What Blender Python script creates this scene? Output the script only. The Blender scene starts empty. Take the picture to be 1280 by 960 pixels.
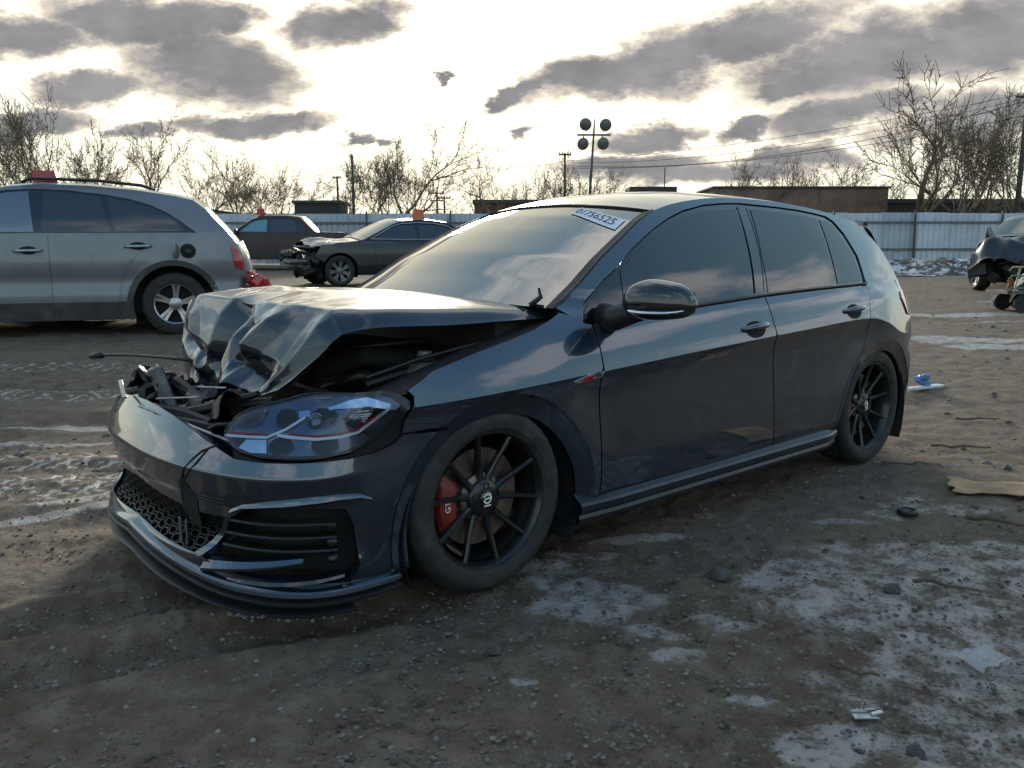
import bpy, bmesh, math, random
import numpy as np
from mathutils import Vector, Matrix
from mathutils.geometry import delaunay_2d_cdt
random.seed(7); RNG=np.random.default_rng(7)
scene=bpy.context.scene; COL=scene.collection
# ------------------------------------------------------------------ camera
CAM=np.array([1.634,2.878,1.134]); YAW,PIT=math.radians(-130.27),math.radians(-9.16)
_f=np.array([math.cos(YAW)*math.cos(PIT),math.sin(YAW)*math.cos(PIT),math.sin(PIT)])
_r=np.array([math.sin(YAW),-math.cos(YAW),0.]); _u=np.cross(_r,_f)
cd=bpy.data.cameras.new('camera'); cam=bpy.data.objects.new('camera',cd); COL.objects.link(cam)
cam.matrix_world=Matrix([[_r[0],_u[0],-_f[0],CAM[0]],[_r[1],_u[1],-_f[1],CAM[1]],[_r[2],_u[2],-_f[2],CAM[2]],[0,0,0,1]])
cd.sensor_width=36; cd.lens=36*1013/1280; cd.clip_start=.05; cd.clip_end=6000
scene.camera=cam
# ------------------------------------------------------------------ sun, sky
SUN_AZ=math.radians(-125.8); SUN_EL=math.radians(13.0)     # low winter sun behind thin cloud, ahead of the viewer
SUN=np.array([math.cos(SUN_AZ)*math.cos(SUN_EL),math.sin(SUN_AZ)*math.cos(SUN_EL),math.sin(SUN_EL)])
ld=bpy.data.lights.new('sun','SUN'); ld.energy=1.4; ld.angle=math.radians(10); ld.color=(1,.90,.74)
lo=bpy.data.objects.new('sun',ld); COL.objects.link(lo); lo.rotation_euler=Vector(-SUN).to_track_quat('-Z','Y').to_euler()
world=bpy.data.worlds.new('World'); scene.world=world; world.use_nodes=True
scene.view_settings.view_transform='Standard'; scene.view_settings.look='None'
scene.view_settings.exposure=1.4; scene.view_settings.gamma=1.0; scene.view_settings.use_curve_mapping=False
SKY_STRENGTH=.15; DECK_OFF=(-5.2,4.4,0)
cy=scene.cycles; cy.max_bounces=6; cy.diffuse_bounces=3; cy.glossy_bounces=4; cy.transmission_bounces=4; cy.transparent_max_bounces=8; cy.caustics_reflective=False; cy.caustics_refractive=False; cy.use_adaptive_sampling=True; cy.adaptive_threshold=.02; world.cycles.sampling_method='MANUAL'; world.cycles.sample_map_resolution=512
class NG:
    """tiny node-graph helper"""
    def __init__(s,tree): s.t=tree; s.n=tree.nodes; s.l=tree.links
    def node(s,typ,**kw):
        n=s.n.new(typ)
        for k,v in kw.items(): setattr(n,k,v)
        return n
    def put(s,sock,v):
        if v is None: return
        if hasattr(v,'is_output') : s.l.new(v,sock)
        else:
            if sock.type=='RGBA' and len(v)==3: v=(*v,1)
            sock.default_value=v
    def math(s,op,a,b=None,c=None,clamp=False):
        n=s.node('ShaderNodeMath',operation=op,use_clamp=clamp)
        s.put(n.inputs[0],a); s.put(n.inputs[1],b)
        if c is not None: s.put(n.inputs[2],c)
        return n.outputs[0]
    def vmath(s,op,a,b=None,scale=None):
        n=s.node('ShaderNodeVectorMath',operation=op); s.put(n.inputs[0],a); s.put(n.inputs[1],b)
        if scale is not None: s.put(n.inputs['Scale'],scale)
        return n.outputs['Value'] if op in('DOT_PRODUCT','LENGTH') else n.outputs[0]
    def noise(s,vec,scale,detail=4,rough=.55,dist=0.,lac=2.):
        n=s.node('ShaderNodeTexNoise'); s.put(n.inputs['Vector'],vec); n.inputs['Scale'].default_value=scale
        n.inputs['Detail'].default_value=detail; n.inputs['Roughness'].default_value=rough; n.inputs['Distortion'].default_value=dist
        return n.outputs['Fac']
    def voro(s,vec,scale,feature='F1',rnd=1.):
        n=s.node('ShaderNodeTexVoronoi',feature=feature); s.put(n.inputs['Vector'],vec); n.inputs['Scale'].default_value=scale
        n.inputs['Randomness'].default_value=rnd
        return n
    def ramp(s,fac,stops,interp='LINEAR'):
        n=s.node('ShaderNodeValToRGB'); s.put(n.inputs[0],fac); e=n.color_ramp.elements; n.color_ramp.interpolation=interp
        while len(e)>1: e.remove(e[-1])
        for i,(p,c) in enumerate(stops):
            if not hasattr(c,'__len__'): c=(c,c,c)
            if i==0: e[0].position=p; e[0].color=(*c[:3],1)
            else:
                q=e.new(p); q.color=(*c[:3],1)
        return n.outputs[0]
    def sstep(s,v,a,b,lo=0.,hi=1.):
        n=s.node('ShaderNodeMapRange',interpolation_type='SMOOTHSTEP'); s.put(n.inputs[0],v)
        for i,x in enumerate((a,b,lo,hi)): n.inputs[i+1].default_value=x
        return n.outputs[0]
    def mix(s,fac,a,b,blend='MIX'):
        n=s.node('ShaderNodeMix',data_type='RGBA',blend_type=blend); s.put(n.inputs[0],fac); s.put(n.inputs[6],a); s.put(n.inputs[7],b)
        return n.outputs[2]
    def bump(s,h,strength=.3,dist=.01,normal=None):
        n=s.node('ShaderNodeBump'); s.put(n.inputs['Height'],h); n.inputs['Strength'].default_value=strength; n.inputs['Distance'].default_value=dist
        if normal is not None: s.put(n.inputs['Normal'],normal)
        return n.outputs[0]
def build_world():
    g=NG(world.node_tree); g.n.clear()
    out=g.node('ShaderNodeOutputWorld'); bg=g.node('ShaderNodeBackground'); g.l.new(bg.outputs[0],out.inputs[0])
    sky=g.node('ShaderNodeTexSky',sky_type='NISHITA'); sky.sun_disc=False; sky.sun_elevation=SUN_EL
    sky.sun_rotation=math.pi/2-SUN_AZ; sky.air_density=1.0; sky.dust_density=1.0; sky.ozone_density=1.6; sky.altitude=100
    d=g.node('ShaderNodeTexCoord').outputs['Generated']; d=g.vmath('NORMALIZE',d)
    sep=g.node('ShaderNodeSeparateXYZ'); g.put(sep.inputs[0],d); dz=sep.outputs[2]
    # cloud deck: direction projected on a flat layer
    den=g.math('ADD',g.math('MAXIMUM',dz,0.),.16)
    lay=g.vmath('ADD',g.vmath('SCALE',d,None,g.math('DIVIDE',1.,den)),DECK_OFF)
    n1=g.noise(lay,1.15,7,.56,.25); n2=g.noise(lay,3.4,5,.6)
    F0=np.array([math.cos(YAW),math.sin(YAW),0.]); R0=_r
    f0=g.math('MAXIMUM',g.vmath('DOT_PRODUCT',d,tuple(F0)),.02)
    a=g.math('DIVIDE',g.vmath('DOT_PRODUCT',d,tuple(R0)),f0); b=g.math('DIVIDE',dz,f0)
    cmb=g.node('ShaderNodeCombineXYZ'); g.put(cmb.inputs[0],a); g.put(cmb.inputs[1],g.math('MULTIPLY',b,1.9)); ab=cmb.outputs[0]
    wa=g.noise(ab,5.5,7,.66); cmb2=g.node('ShaderNodeVectorMath',operation='ADD'); g.put(cmb2.inputs[0],ab); cmb2.inputs[1].default_value=(7.3,2.1,4.7)
    wb=g.noise(cmb2.outputs[0],6.5,7,.66)
    wc=g.noise(ab,21.,6,.66)
    a2=g.math('ADD',a,g.math('MULTIPLY',g.math('SUBTRACT',wa,.5),.22)); b2=g.math('ADD',b,g.math('MULTIPLY',g.math('SUBTRACT',wb,.5),.085))
    def blob(px,py,rx,ry,rot=0):
        ang=math.radians(rot); ca,sa=math.cos(ang),math.sin(ang)
        # direction (world) of the cloud's centre -> tangent coordinates about F0
        v=_f+_r*(px-640)/1013+_u*(480-py)/1013; v=v/ v.dot(F0)
        A,Bb=v.dot(R0),v[2]
        da=g.math('SUBTRACT',a2,A); db=g.math('SUBTRACT',b2,Bb)
        x=g.math('MULTIPLY_ADD',da,ca/(rx/1013),g.math('MULTIPLY',db,sa/(rx/1013)))
        y=g.math('MULTIPLY_ADD',db,ca/(ry/1013),g.math('MULTIPLY',da,-sa/(ry/1013)))
        q=g.math('MULTIPLY_ADD',x,x,g.math('MULTIPLY',y,y))
        return g.math('SUBTRACT',1.,q)
    CL=[(740,92,112,30,12),(835,72,95,42,8),(650,118,32,14,18),(935,42,140,34,14),(1080,70,170,50,10),(1010,100,80,20,8),(1240,42,135,62,6),(1225,150,120,40,4),(940,152,60,14,12),(1060,140,110,26,8),
        (800,167,62,17,6),(660,170,19,9,0),(790,206,95,18,2),(900,215,130,18,2),(1000,190,90,20,4),
        (270,82,120,46,-8),(165,30,125,32,-6),(440,28,78,32,8),(120,110,90,20,3),(320,154,88,17,4),(50,152,90,20,4),(30,45,95,28,0),(425,179,24,9,0),(470,182,26,7,0),(540,102,12,7,0),(190,165,60,12,4),(250,20,90,26,0)]
    m=None
    for c in CL:
        q=blob(*c); m=q if m is None else g.math('MAXIMUM',m,q)
    m=g.math('MAXIMUM',m,-2.)
    m=g.math('ADD',m,g.math('MULTIPLY',g.math('SUBTRACT',wc,.5),.75))
    own=g.sstep(m,-.22,.28)
    core=g.sstep(m,-.10,.75)
    # unseen cloud deck everywhere outside that window of sky
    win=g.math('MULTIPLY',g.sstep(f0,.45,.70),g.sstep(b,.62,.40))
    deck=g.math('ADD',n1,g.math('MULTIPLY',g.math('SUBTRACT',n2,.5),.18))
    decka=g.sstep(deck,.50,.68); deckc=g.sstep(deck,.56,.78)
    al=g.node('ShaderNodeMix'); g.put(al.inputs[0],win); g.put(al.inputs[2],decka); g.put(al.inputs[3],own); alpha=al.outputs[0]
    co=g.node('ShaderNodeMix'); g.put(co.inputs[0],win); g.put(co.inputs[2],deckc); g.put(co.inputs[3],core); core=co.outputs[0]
    # radiance: veiled sunlight makes a broad aureole; clouds in that window are grey towards the sun
    cs=g.vmath('DOT_PRODUCT',d,tuple(SUN))
    aur=g.math('POWER',g.math('MAXIMUM',cs,0.),26.)
    skyc=g.mix(1.,sky.outputs[0],(.97,1.29,1.90),'MULTIPLY')
    glow=g.mix(g.math('MULTIPLY',aur,1.,clamp=True),(0,0,0),(14.,12.8,10.2)); skyc=g.mix(1.,skyc,glow,'ADD')
    veil=g.mix(g.sstep(b,.42,.0),(0,0,0),(3.2,2.7,1.9)); skyc=g.mix(g.sstep(cs,.2,.95),skyc,g.mix(1.,skyc,veil,'ADD'))
    # veiled sky: the glare around the sun rolls off instead of peaking
    dv=g.node('ShaderNodeVectorMath',operation='DIVIDE'); g.put(dv.inputs[0],skyc); g.put(dv.inputs[1],g.vmath('ADD',g.vmath('MULTIPLY',skyc,(.225,.246,.328)),(1,1,1))); skyc=dv.outputs[0]
    thin=g.sstep(cs,-.2,1.0)
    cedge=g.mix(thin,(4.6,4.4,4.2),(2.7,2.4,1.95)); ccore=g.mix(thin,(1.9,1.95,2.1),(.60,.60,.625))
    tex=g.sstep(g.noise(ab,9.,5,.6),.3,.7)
    dk=g.math('SUBTRACT',1.,win); cedge=g.mix(dk,cedge,g.mix(thin,(3.4,3.4,3.5),(5.0,4.7,4.2))); ccore=g.mix(dk,ccore,g.mix(thin,(1.5,1.62,1.9),(2.3,2.25,2.2)))  # unseen deck gets added brightness so the windshield reflects bright cloud
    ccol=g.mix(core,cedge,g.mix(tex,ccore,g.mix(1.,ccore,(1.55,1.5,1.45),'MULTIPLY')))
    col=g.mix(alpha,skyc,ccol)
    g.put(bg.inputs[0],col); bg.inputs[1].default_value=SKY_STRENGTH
build_world()
# ------------------------------------------------------------------ materials
MATS={}
def mat(name,col=(.5,.5,.5),rough=.5,metal=0.,coat=0.,coatr=.03,spec=.5,trans=0.,alpha=1.,var=.0,vscale=6.,rvar=0.,bump=0.,bscale=60.,bdist=.004,dirt=None,dscale=5.,dlim=(.5,.7),emit=None,ior=1.5,coatior=1.5,rnd=0.):
    if name in MATS: return MATS[name]
    m=bpy.data.materials.new(name); m.use_nodes=True; g=NG(m.node_tree); p=m.node_tree.nodes['Principled BSDF']
    tc=g.node('ShaderNodeTexCoord').outputs['Object']
    c=col
    if var:
        n=g.noise(tc,vscale,5,.6); lo=tuple(max(0,x*(1-var)) for x in col); hi=tuple(min(1,x*(1+var)) for x in col)
        c=g.mix(g.sstep(n,.3,.7),lo,hi)
    if rnd:
        q=g.node('ShaderNodeObjectInfo').outputs['Random']; k=g.node('ShaderNodeCombineColor')
        for i in range(3): g.put(k.inputs[i],g.sstep(q,0.,1.,1-rnd,1+rnd*.5))
        c=g.mix(1.,c,k.outputs[0],'MULTIPLY')
    r=rough
    if rvar:
        n=g.noise(tc,vscale*1.7,5,.6); r=g.sstep(n,.3,.7,max(0.02,rough-rvar),min(1,rough+rvar))
    if dirt:
        n=g.noise(tc,dscale,7,.65); k=g.sstep(n,*dlim)
        c=g.mix(k,c,dirt); 
        rr=g.node('ShaderNodeMix'); g.put(rr.inputs[0],k); g.put(rr.inputs[2],r); rr.inputs[3].default_value=.8; r=rr.outputs[0]
    g.put(p.inputs['Base Color'],c); g.put(p.inputs['Roughness'],r); p.inputs['Metallic'].default_value=metal
    p.inputs['Coat Weight'].default_value=coat; p.inputs['Coat Roughness'].default_value=coatr
    p.inputs['Specular IOR Level'].default_value=spec; p.inputs['Transmission Weight'].default_value=trans; p.inputs['Alpha'].default_value=alpha; p.inputs['IOR'].default_value=ior
    if coat>=1: p.inputs['Coat IOR'].default_value=coatior
    if emit: p.inputs['Emission Color'].default_value=(*emit[:3],1); p.inputs['Emission Strength'].default_value=emit[3]
    if bump: g.put(p.inputs['Normal'],g.bump(g.noise(tc,bscale,5,.6),bump,bdist))
    MATS[name]=m; return m
def tinted_glass(name,tint,op,rough=.0,ior=2.2,dust_haze=0.):
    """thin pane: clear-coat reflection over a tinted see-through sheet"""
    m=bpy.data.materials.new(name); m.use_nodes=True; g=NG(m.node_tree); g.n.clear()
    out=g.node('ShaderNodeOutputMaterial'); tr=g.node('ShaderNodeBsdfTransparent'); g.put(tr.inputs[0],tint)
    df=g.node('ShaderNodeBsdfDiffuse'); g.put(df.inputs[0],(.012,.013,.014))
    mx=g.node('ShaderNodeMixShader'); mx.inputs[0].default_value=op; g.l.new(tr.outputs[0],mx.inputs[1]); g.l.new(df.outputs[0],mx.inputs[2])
    if dust_haze:
        tc=g.node('ShaderNodeTexCoord').outputs['Object']; k=g.sstep(g.noise(tc,3.5,7,.7),.35,.75,dust_haze*.5,dust_haze*1.4); d2=g.node('ShaderNodeBsdfDiffuse'); g.put(d2.inputs[0],(.34,.33,.30)); m0=g.node('ShaderNodeMixShader'); g.put(m0.inputs[0],k); g.l.new(mx.outputs[0],m0.inputs[1]); g.l.new(d2.outputs[0],m0.inputs[2]); mx=m0
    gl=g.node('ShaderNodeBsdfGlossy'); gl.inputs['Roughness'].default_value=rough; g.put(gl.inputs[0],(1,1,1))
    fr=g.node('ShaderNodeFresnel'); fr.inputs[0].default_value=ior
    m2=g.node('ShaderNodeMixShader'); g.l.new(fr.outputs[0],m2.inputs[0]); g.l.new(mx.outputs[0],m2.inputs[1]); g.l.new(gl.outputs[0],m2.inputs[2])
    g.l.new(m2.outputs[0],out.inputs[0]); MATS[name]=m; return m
PAINT=mat('dark_blue_paint',(.018,.038,.068),.30,.78,1.,.045,var=.12,vscale=3,rvar=.06,dirt=(.085,.078,.07),dscale=7,dlim=(.56,.98),coatior=1.95)
PLASTIC=mat('black_plastic',(.012,.012,.013),.45,var=.3,vscale=30,bump=.15,bscale=400,bdist=.001)
GLOSSB=mat('gloss_black',(.006,.006,.007),.08,coat=1.)
RUBBER=mat('rubber',(.018,.018,.018),.75,var=.35,vscale=20,dirt=(.07,.062,.055),dscale=14,dlim=(.45,.8),bump=.3,bscale=150,bdist=.002)
WHEELM=mat('black_wheel',(.016,.017,.018),.32,.35,.4,.15,var=.25,vscale=25,dirt=(.06,.055,.05),dscale=20,dlim=(.55,.95))
DISC=mat('brake_iron',(.16,.13,.115),.42,.85,var=.35,vscale=12,dirt=(.18,.085,.04),dscale=9,dlim=(.5,.75))
CALIPER=mat('red_caliper',(.20,.016,.012),.5,coat=.1,var=.25,vscale=30)
WHITE=mat('white_print',(.75,.75,.74),.5)
CHROME=mat('chrome',(.75,.76,.78),.14,1.)
GREYM=mat('grey_metal',(.22,.22,.225),.42,.8,var=.3,vscale=12)
UNDER=mat('underbody_black',(.010,.010,.010),.85)
GLASSW=tinted_glass('windshield_glass',(.55,.60,.58),.10,ior=3.1,dust_haze=.10)  # dust film also paints in pale haze that lifts the dim sky reflection
GLASST=tinted_glass('privacy_glass',(.10,.105,.115),.35,ior=1.95,dust_haze=.015)
INTER=mat('interior_trim',(.02,.02,.022),.7,var=.3)
# ------------------------------------------------------------------ object helpers
def link(name,me,m=None,parent=None):
    o=bpy.data.objects.new(name,me); COL.objects.link(o)
    if m is not None and me is not None and not me.materials: me.materials.append(m)
    if parent is not None: o.parent=parent
    return o
def tag(o,label=None,cat=None,group=None,kind=None):
    for k,v in(('label',label),('category',cat),('group',group),('kind',kind)):
        if v: o[k]=v
    return o
def thing(name,label,cat,loc=(0,0,0),rz=0,group=None):
    o=link(name,None); o.location=loc; o.rotation_euler=(0,0,rz); return tag(o,label,cat,group)
def mesh(name,v,f,smooth=False,normals=None):
    me=bpy.data.meshes.new(name); me.from_pydata([tuple(map(float,p)) for p in v],[],[tuple(map(int,q)) for q in f]); me.update()
    if smooth: me.polygons.foreach_set('use_smooth',[True]*len(me.polygons))
    return me
DBG=False
class MB:
    """collects simple shapes, then becomes one mesh"""
    def __init__(s): s.v=[]; s.f=[]
    def add(s,v,f):
        o=len(s.v); s.v+= [tuple(map(float,p)) for p in v]; s.f+=[tuple(i+o for i in q) for q in f]; return s
    def box(s,c,d,M=None,bev=0):
        x,y,z=[q/2 for q in d]
        if bev>0:
            b=min(bev,x*.9,y*.9,z*.9); pts=[]
            for sx in(-1,1):
                for sy in(-1,1):
                    for sz in(-1,1):
                        pts+= [(sx*x,sy*(y-b),sz*(z-b)),(sx*(x-b),sy*y,sz*(z-b)),(sx*(x-b),sy*(y-b),sz*z)]
            bm=bmesh.new(); vs=[bm.verts.new(q) for q in pts]; bmesh.ops.convex_hull(bm,input=vs); bm.verts.ensure_lookup_table()
            V=[v.co.copy() for v in bm.verts]; bm.verts.index_update(); F=[[w.index for w in q.verts] for q in bm.faces]; bm.free()
        else:
            V=[Vector((sx*x,sy*y,sz*z)) for sx in(-1,1) for sy in(-1,1) for sz in(-1,1)]
            F=[(0,1,3,2),(4,6,7,5),(0,4,5,1),(2,3,7,6),(0,2,6,4),(1,5,7,3)]
        if M is not None: V=[M@q for q in V]
        return s.add([(q[0]+c[0],q[1]+c[1],q[2]+c[2]) for q in V],F)
    def tube(s,pts,r,n=8,cap=True):
        P=[Vector(q) for q in pts]; k=len(P); R=r if hasattr(r,'__len__') else [r]*k; rings=[]; up=None
        for i in range(k):
            t=(P[min(i+1,k-1)]-P[max(i-1,0)]).normalized()
            if up is None: up=t.orthogonal().normalized()
            up=(up-t*up.dot(t)); up=up.normalized() if up.length>1e-6 else t.orthogonal().normalized()
            w=t.cross(up); rings.append([P[i]+(up*math.cos(2*math.pi*j/n)+w*math.sin(2*math.pi*j/n))*R[i] for j in range(n)])
        V=[q for ring in rings for q in ring]; F=[(i*n+j,i*n+(j+1)%n,(i+1)*n+(j+1)%n,(i+1)*n+j) for i in range(k-1) for j in range(n)]
        if cap: F+=[tuple(range(n-1,-1,-1)),tuple((k-1)*n+j for j in range(n))]
        return s.add(V,F)
    def lathe(s,prof,n=32,axis='Y',c=(0,0,0),wob=None,closed=False):
        """prof: (radius, along)"""
        V=[];k=len(prof)
        for j in range(n):
            a=2*math.pi*j/n
            for i,(r,h) in enumerate(prof):
                if wob: r,h=wob(i,j,r,h)
                x,z=r*math.cos(a),r*math.sin(a)
                V.append((c[0]+x,c[1]+h,c[2]+z) if axis=='Y' else (c[0]+x,c[1]+z,c[2]+h))
        F=[]
        for j in range(n):
            jj=(j+1)%n
            for i in range(k-1+(1 if closed else 0)):
                i2=(i+1)%k; F.append((j*k+i,jj*k+i,jj*k+i2,j*k+i2))
        return s.add(V,F)
    def prism(s,poly,h0,h1,fn):
        """poly 2D, extruded between h0 and h1; fn(a,b,h)->xyz"""
        n=len(poly); V=[fn(a,b,h0) for a,b in poly]+[fn(a,b,h1) for a,b in poly]
        tri=delaunay_fill(poly); F=[tuple(t[::-1]) for t in tri]+[tuple(i+n for i in t) for t in tri]+[(i,(i+1)%n,n+(i+1)%n,n+i) for i in range(n)]
        return s.add(V,F)
    def mesh(s,name,smooth=False,ang=None,fix=True):
        me=mesh(name,s.v,s.f,smooth)
        if fix:
            bm=bmesh.new(); bm.from_mesh(me); bmesh.ops.recalc_face_normals(bm,faces=bm.faces); bm.to_mesh(me); bm.free()
        if ang: 
            me.polygons.foreach_set('use_smooth',[True]*len(me.polygons)); me.set_sharp_from_angle(angle=math.radians(ang))
        return me
    def build(s,name,m,parent=None,smooth=False,ang=None): return link(name,s.mesh(name,smooth,ang),m,parent)
def inpoly(P,poly):
    x,y=P[:,0],P[:,1]; c=np.zeros(len(P),bool); poly=np.asarray(poly); j=len(poly)-1
    for i in range(len(poly)):
        xi,yi=poly[i];xj,yj=poly[j]
        with np.errstate(all='ignore'):
            c^=((yi>y)!=(yj>y))&(x<(xj-xi)*(y-yi)/(yj-yi+1e-30)+xi)
        j=i
    return c
def resample(poly,h,closed=True):
    o=[]; n=len(poly)
    for i in range(n if closed else n-1):
        a=np.array(poly[i],float); b=np.array(poly[(i+1)%n],float); k=max(1,int(round(np.hypot(*(b-a))/h)))
        for t in range(k): o.append(tuple(a+(b-a)*t/k))
    if not closed: o.append(tuple(poly[-1]))
    return o
def delaunay_fill(poly):
    n=len(poly); v,e,f,_,_,_=delaunay_2d_cdt([Vector(q) for q in poly],[(i,(i+1)%n) for i in range(n)],[],0,1e-7)
    P=np.array([(q[0],q[1]) for q in v]); T=[tuple(t) for t in f]
    c=np.array([P[list(t)].mean(0) for t in T]); k=inpoly(c,poly); return [t for t,q in zip(T,k) if q]
def cdt_panel(polys,h,cre=()):
    """outline (and holes) filled with an even triangle net -> points, triangles, boundary loops"""
    pts=[];edges=[];loops=[]
    for q in polys:
        r=resample(q,h); o=len(pts); pts+=r; edges+=[(o+i,o+(i+1)%len(r)) for i in range(len(r))]; loops.append(list(range(o,o+len(r))))
    B=np.array(pts); lo,hi=B.min(0),B.max(0)
    gx,gy=np.meshgrid(np.arange(lo[0]+h/2,hi[0],h),np.arange(lo[1]+h/2,hi[1],h*.87)); gx=gx+(np.arange(gx.shape[0])%2)[:,None]*h*.5
    G=np.c_[gx.ravel(),gy.ravel()]; k=inpoly(G,polys[0])
    for q in polys[1:]: k&=~inpoly(G,q)
    G=G[k]
    if len(G):
        ok=np.ones(len(G),bool)
        for i in range(0,len(B),64): ok&=(((G[:,None]-B[None,i:i+64])**2).sum(2)>(.55*h)**2).all(1)
        G=G[ok]
    CP=[]; ce=[]
    for c in cre:
        c=np.array(c); k=inpoly(c,polys[0])
        for q in polys[1:]: k&=~inpoly(c,q)
        k&=(((c[:,None]-B[None])**2).sum(2).min(1)>.003**2)
        for i in range(len(c)):
            if k[i]:
                CP.append(c[i])
                if i and k[i-1]: ce.append((len(CP)-2,len(CP)-1))
    if len(CP) and len(G): G=G[(((G[:,None]-np.array(CP)[None])**2).sum(2).min(1)>(.35*h)**2)]
    allp=[Vector(q) for q in pts]+[Vector((float(a),float(b))) for a,b in G]+[Vector((float(a),float(b))) for a,b in CP]
    o=len(pts)+len(G); edges=edges+[(a+o,b+o) for a,b in ce]
    v,e,f,vo,_,_=delaunay_2d_cdt(allp,edges,[],0,1e-7)
    P=np.array([(q[0],q[1]) for q in v]); T=np.array([tuple(t) for t in f]); c=P[T].mean(1); k=inpoly(c,polys[0])
    for q in polys[1:]: k&=~inpoly(c,q)
    mp={}
    for i,o in enumerate(vo):
        for q in o: mp[q]=i
    return P,T[k],[[mp[i] for i in l] for l in loops]
def panel(name,polys,lift,h,m,parent,thick=.012,out=(0,1,0),edge=.0015,cre=()):
    """sheet-metal panel on the surface lift(a,b); out: a direction it faces"""
    if not hasattr(polys[0][0],'__len__'): polys=[polys]
    P,T,L=cdt_panel(polys,h,cre); e=1e-4
    if DBG:
        ar=lambda p:abs(sum(p[i][0]*p[(i+1)%len(p)][1]-p[(i+1)%len(p)][0]*p[i][1] for i in range(len(p)))/2); tr=P[T]; d1=tr[:,1]-tr[:,0]; d2=tr[:,2]-tr[:,0]; print('PANEL',name,round(ar(polys[0])-sum(ar(q) for q in polys[1:]),5),round(float(np.abs(d1[:,0]*d2[:,1]-d1[:,1]*d2[:,0]).sum()/2),5))
    X=lift(P[:,0],P[:,1]); N=np.cross(lift(P[:,0]+e,P[:,1])-lift(P[:,0]-e,P[:,1]),lift(P[:,0],P[:,1]+e)-lift(P[:,0],P[:,1]-e))
    N/=np.linalg.norm(N,axis=1)[:,None]+1e-12
    A=X[T[:,1]]-X[T[:,0]];Bv=X[T[:,2]]-X[T[:,0]]; tn=np.cross(A,Bv)
    ov=out(X) if callable(out) else np.array(out,float)[None]
    sg=np.sign((N*ov).sum()); N=N*sg
    fl=(tn*N[T[:,0]]).sum(1)<0; T[fl]=T[fl][:,::-1]
    V=[tuple(q) for q in X]; F=[tuple(t) for t in T]
    if len(cre):   # corner normals taken just inside each triangle keep creases crisp
        C=P[T].mean(1); Q=P[T]; Q=Q+(C[:,None]-Q)*.06; q0,q1=Q[...,0].ravel(),Q[...,1].ravel()
        LN=np.cross(lift(q0+e,q1)-lift(q0-e,q1),lift(q0,q1+e)-lift(q0,q1-e))*sg; LN=list(LN/np.linalg.norm(LN,axis=1)[:,None])
    else: LN=[N[i] for t in T for i in t]
    for l in L:
        o=len(V); V+=[tuple(X[i]) for i in l]; V+=[tuple(X[i]-N[i]*thick) for i in l]; n=len(l)
        area=sum(P[l[i]][0]*P[l[(i+1)%n]][1]-P[l[(i+1)%n]][0]*P[l[i]][1] for i in range(n))
        for i in range(n):
            j=(i+1)%n
            t=X[l[j]]-X[l[i]]; q=np.cross(t,N[l[i]]); q/=np.linalg.norm(q)+1e-12
            cen=X[T].mean(1) if False else None
            f=(o+i,o+j,o+n+j,o+n+i)
            # decide facing by the loop direction in the plane
            s=1 if (area*sg)>0 else -1
            if l is not L[0]: s=-s
            fn=np.cross(X[l[j]]-X[l[i]],-N[l[i]]); want=q*s
            if fn@want<0: f=f[::-1]
            F.append(f); LN+=[want]*4
    me=mesh(name,V,F,True); me.normals_split_custom_set([tuple(map(float,q)) for q in LN])
    return link(name,me,m,parent)
def sheet(name,fn,nu,nv,m,parent=None,u=(0,1),v=(0,1),out=None,smooth=True,thick=0,ang=None):
    """grid surface fn(U,V)->xyz arrays"""
    U,V=np.meshgrid(np.linspace(*u,nu),np.linspace(*v,nv),indexing='ij'); X=fn(U,V).reshape(-1,3)
    F=[(i*nv+j,(i+1)*nv+j,(i+1)*nv+j+1,i*nv+j+1) for i in range(nu-1) for j in range(nv-1)]
    if out is not None:
        a=np.cross(X[F[len(F)//2][1]]-X[F[len(F)//2][0]],X[F[len(F)//2][3]]-X[F[len(F)//2][0]])
        if a@np.array(out)<0: F=[q[::-1] for q in F]
    me=mesh(name,X,F,smooth)
    if thick:
        bm=bmesh.new(); bm.from_mesh(me); bmesh.ops.solidify(bm,geom=bm.faces[:],thickness=thick); bm.to_mesh(me); bm.free(); me.polygons.foreach_set('use_smooth',[True]*len(me.polygons)); me.set_sharp_from_angle(angle=math.radians(ang or 50))
    elif ang: me.set_sharp_from_angle(angle=math.radians(ang))
    return link(name,me,m,parent)
def text_mesh(txt,size,depth=.001,shear=0.):
    cu=bpy.data.curves.new('txt','FONT'); cu.body=txt; cu.size=size; cu.extrude=depth; cu.align_x='CENTER'; cu.align_y='CENTER'; cu.shear=shear; cu.resolution_u=3
    o=bpy.data.objects.new('txt',cu); COL.objects.link(o); dg=bpy.context.evaluated_depsgraph_get(); me=bpy.data.meshes.new_from_object(o.evaluated_get(dg)); bpy.data.objects.remove(o); return me
def frame(o,origin,ax,ay):
    """place an object with its local x,y along ax, ay"""
    ax=Vector(ax).normalized(); n=ax.cross(Vector(ay)).normalized(); ay=n.cross(ax); M=Matrix.Identity(4)
    for i in range(3): M[i][0],M[i][1],M[i][2],M[i][3]=ax[i],ay[i],n[i],origin[i]
    o.matrix_local=M; return o
def copy_tree(o,parent=None):
    c=o.copy(); COL.objects.link(c); c.parent=parent
    for ch in list(o.children): copy_tree(ch,c)
    return c
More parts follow.
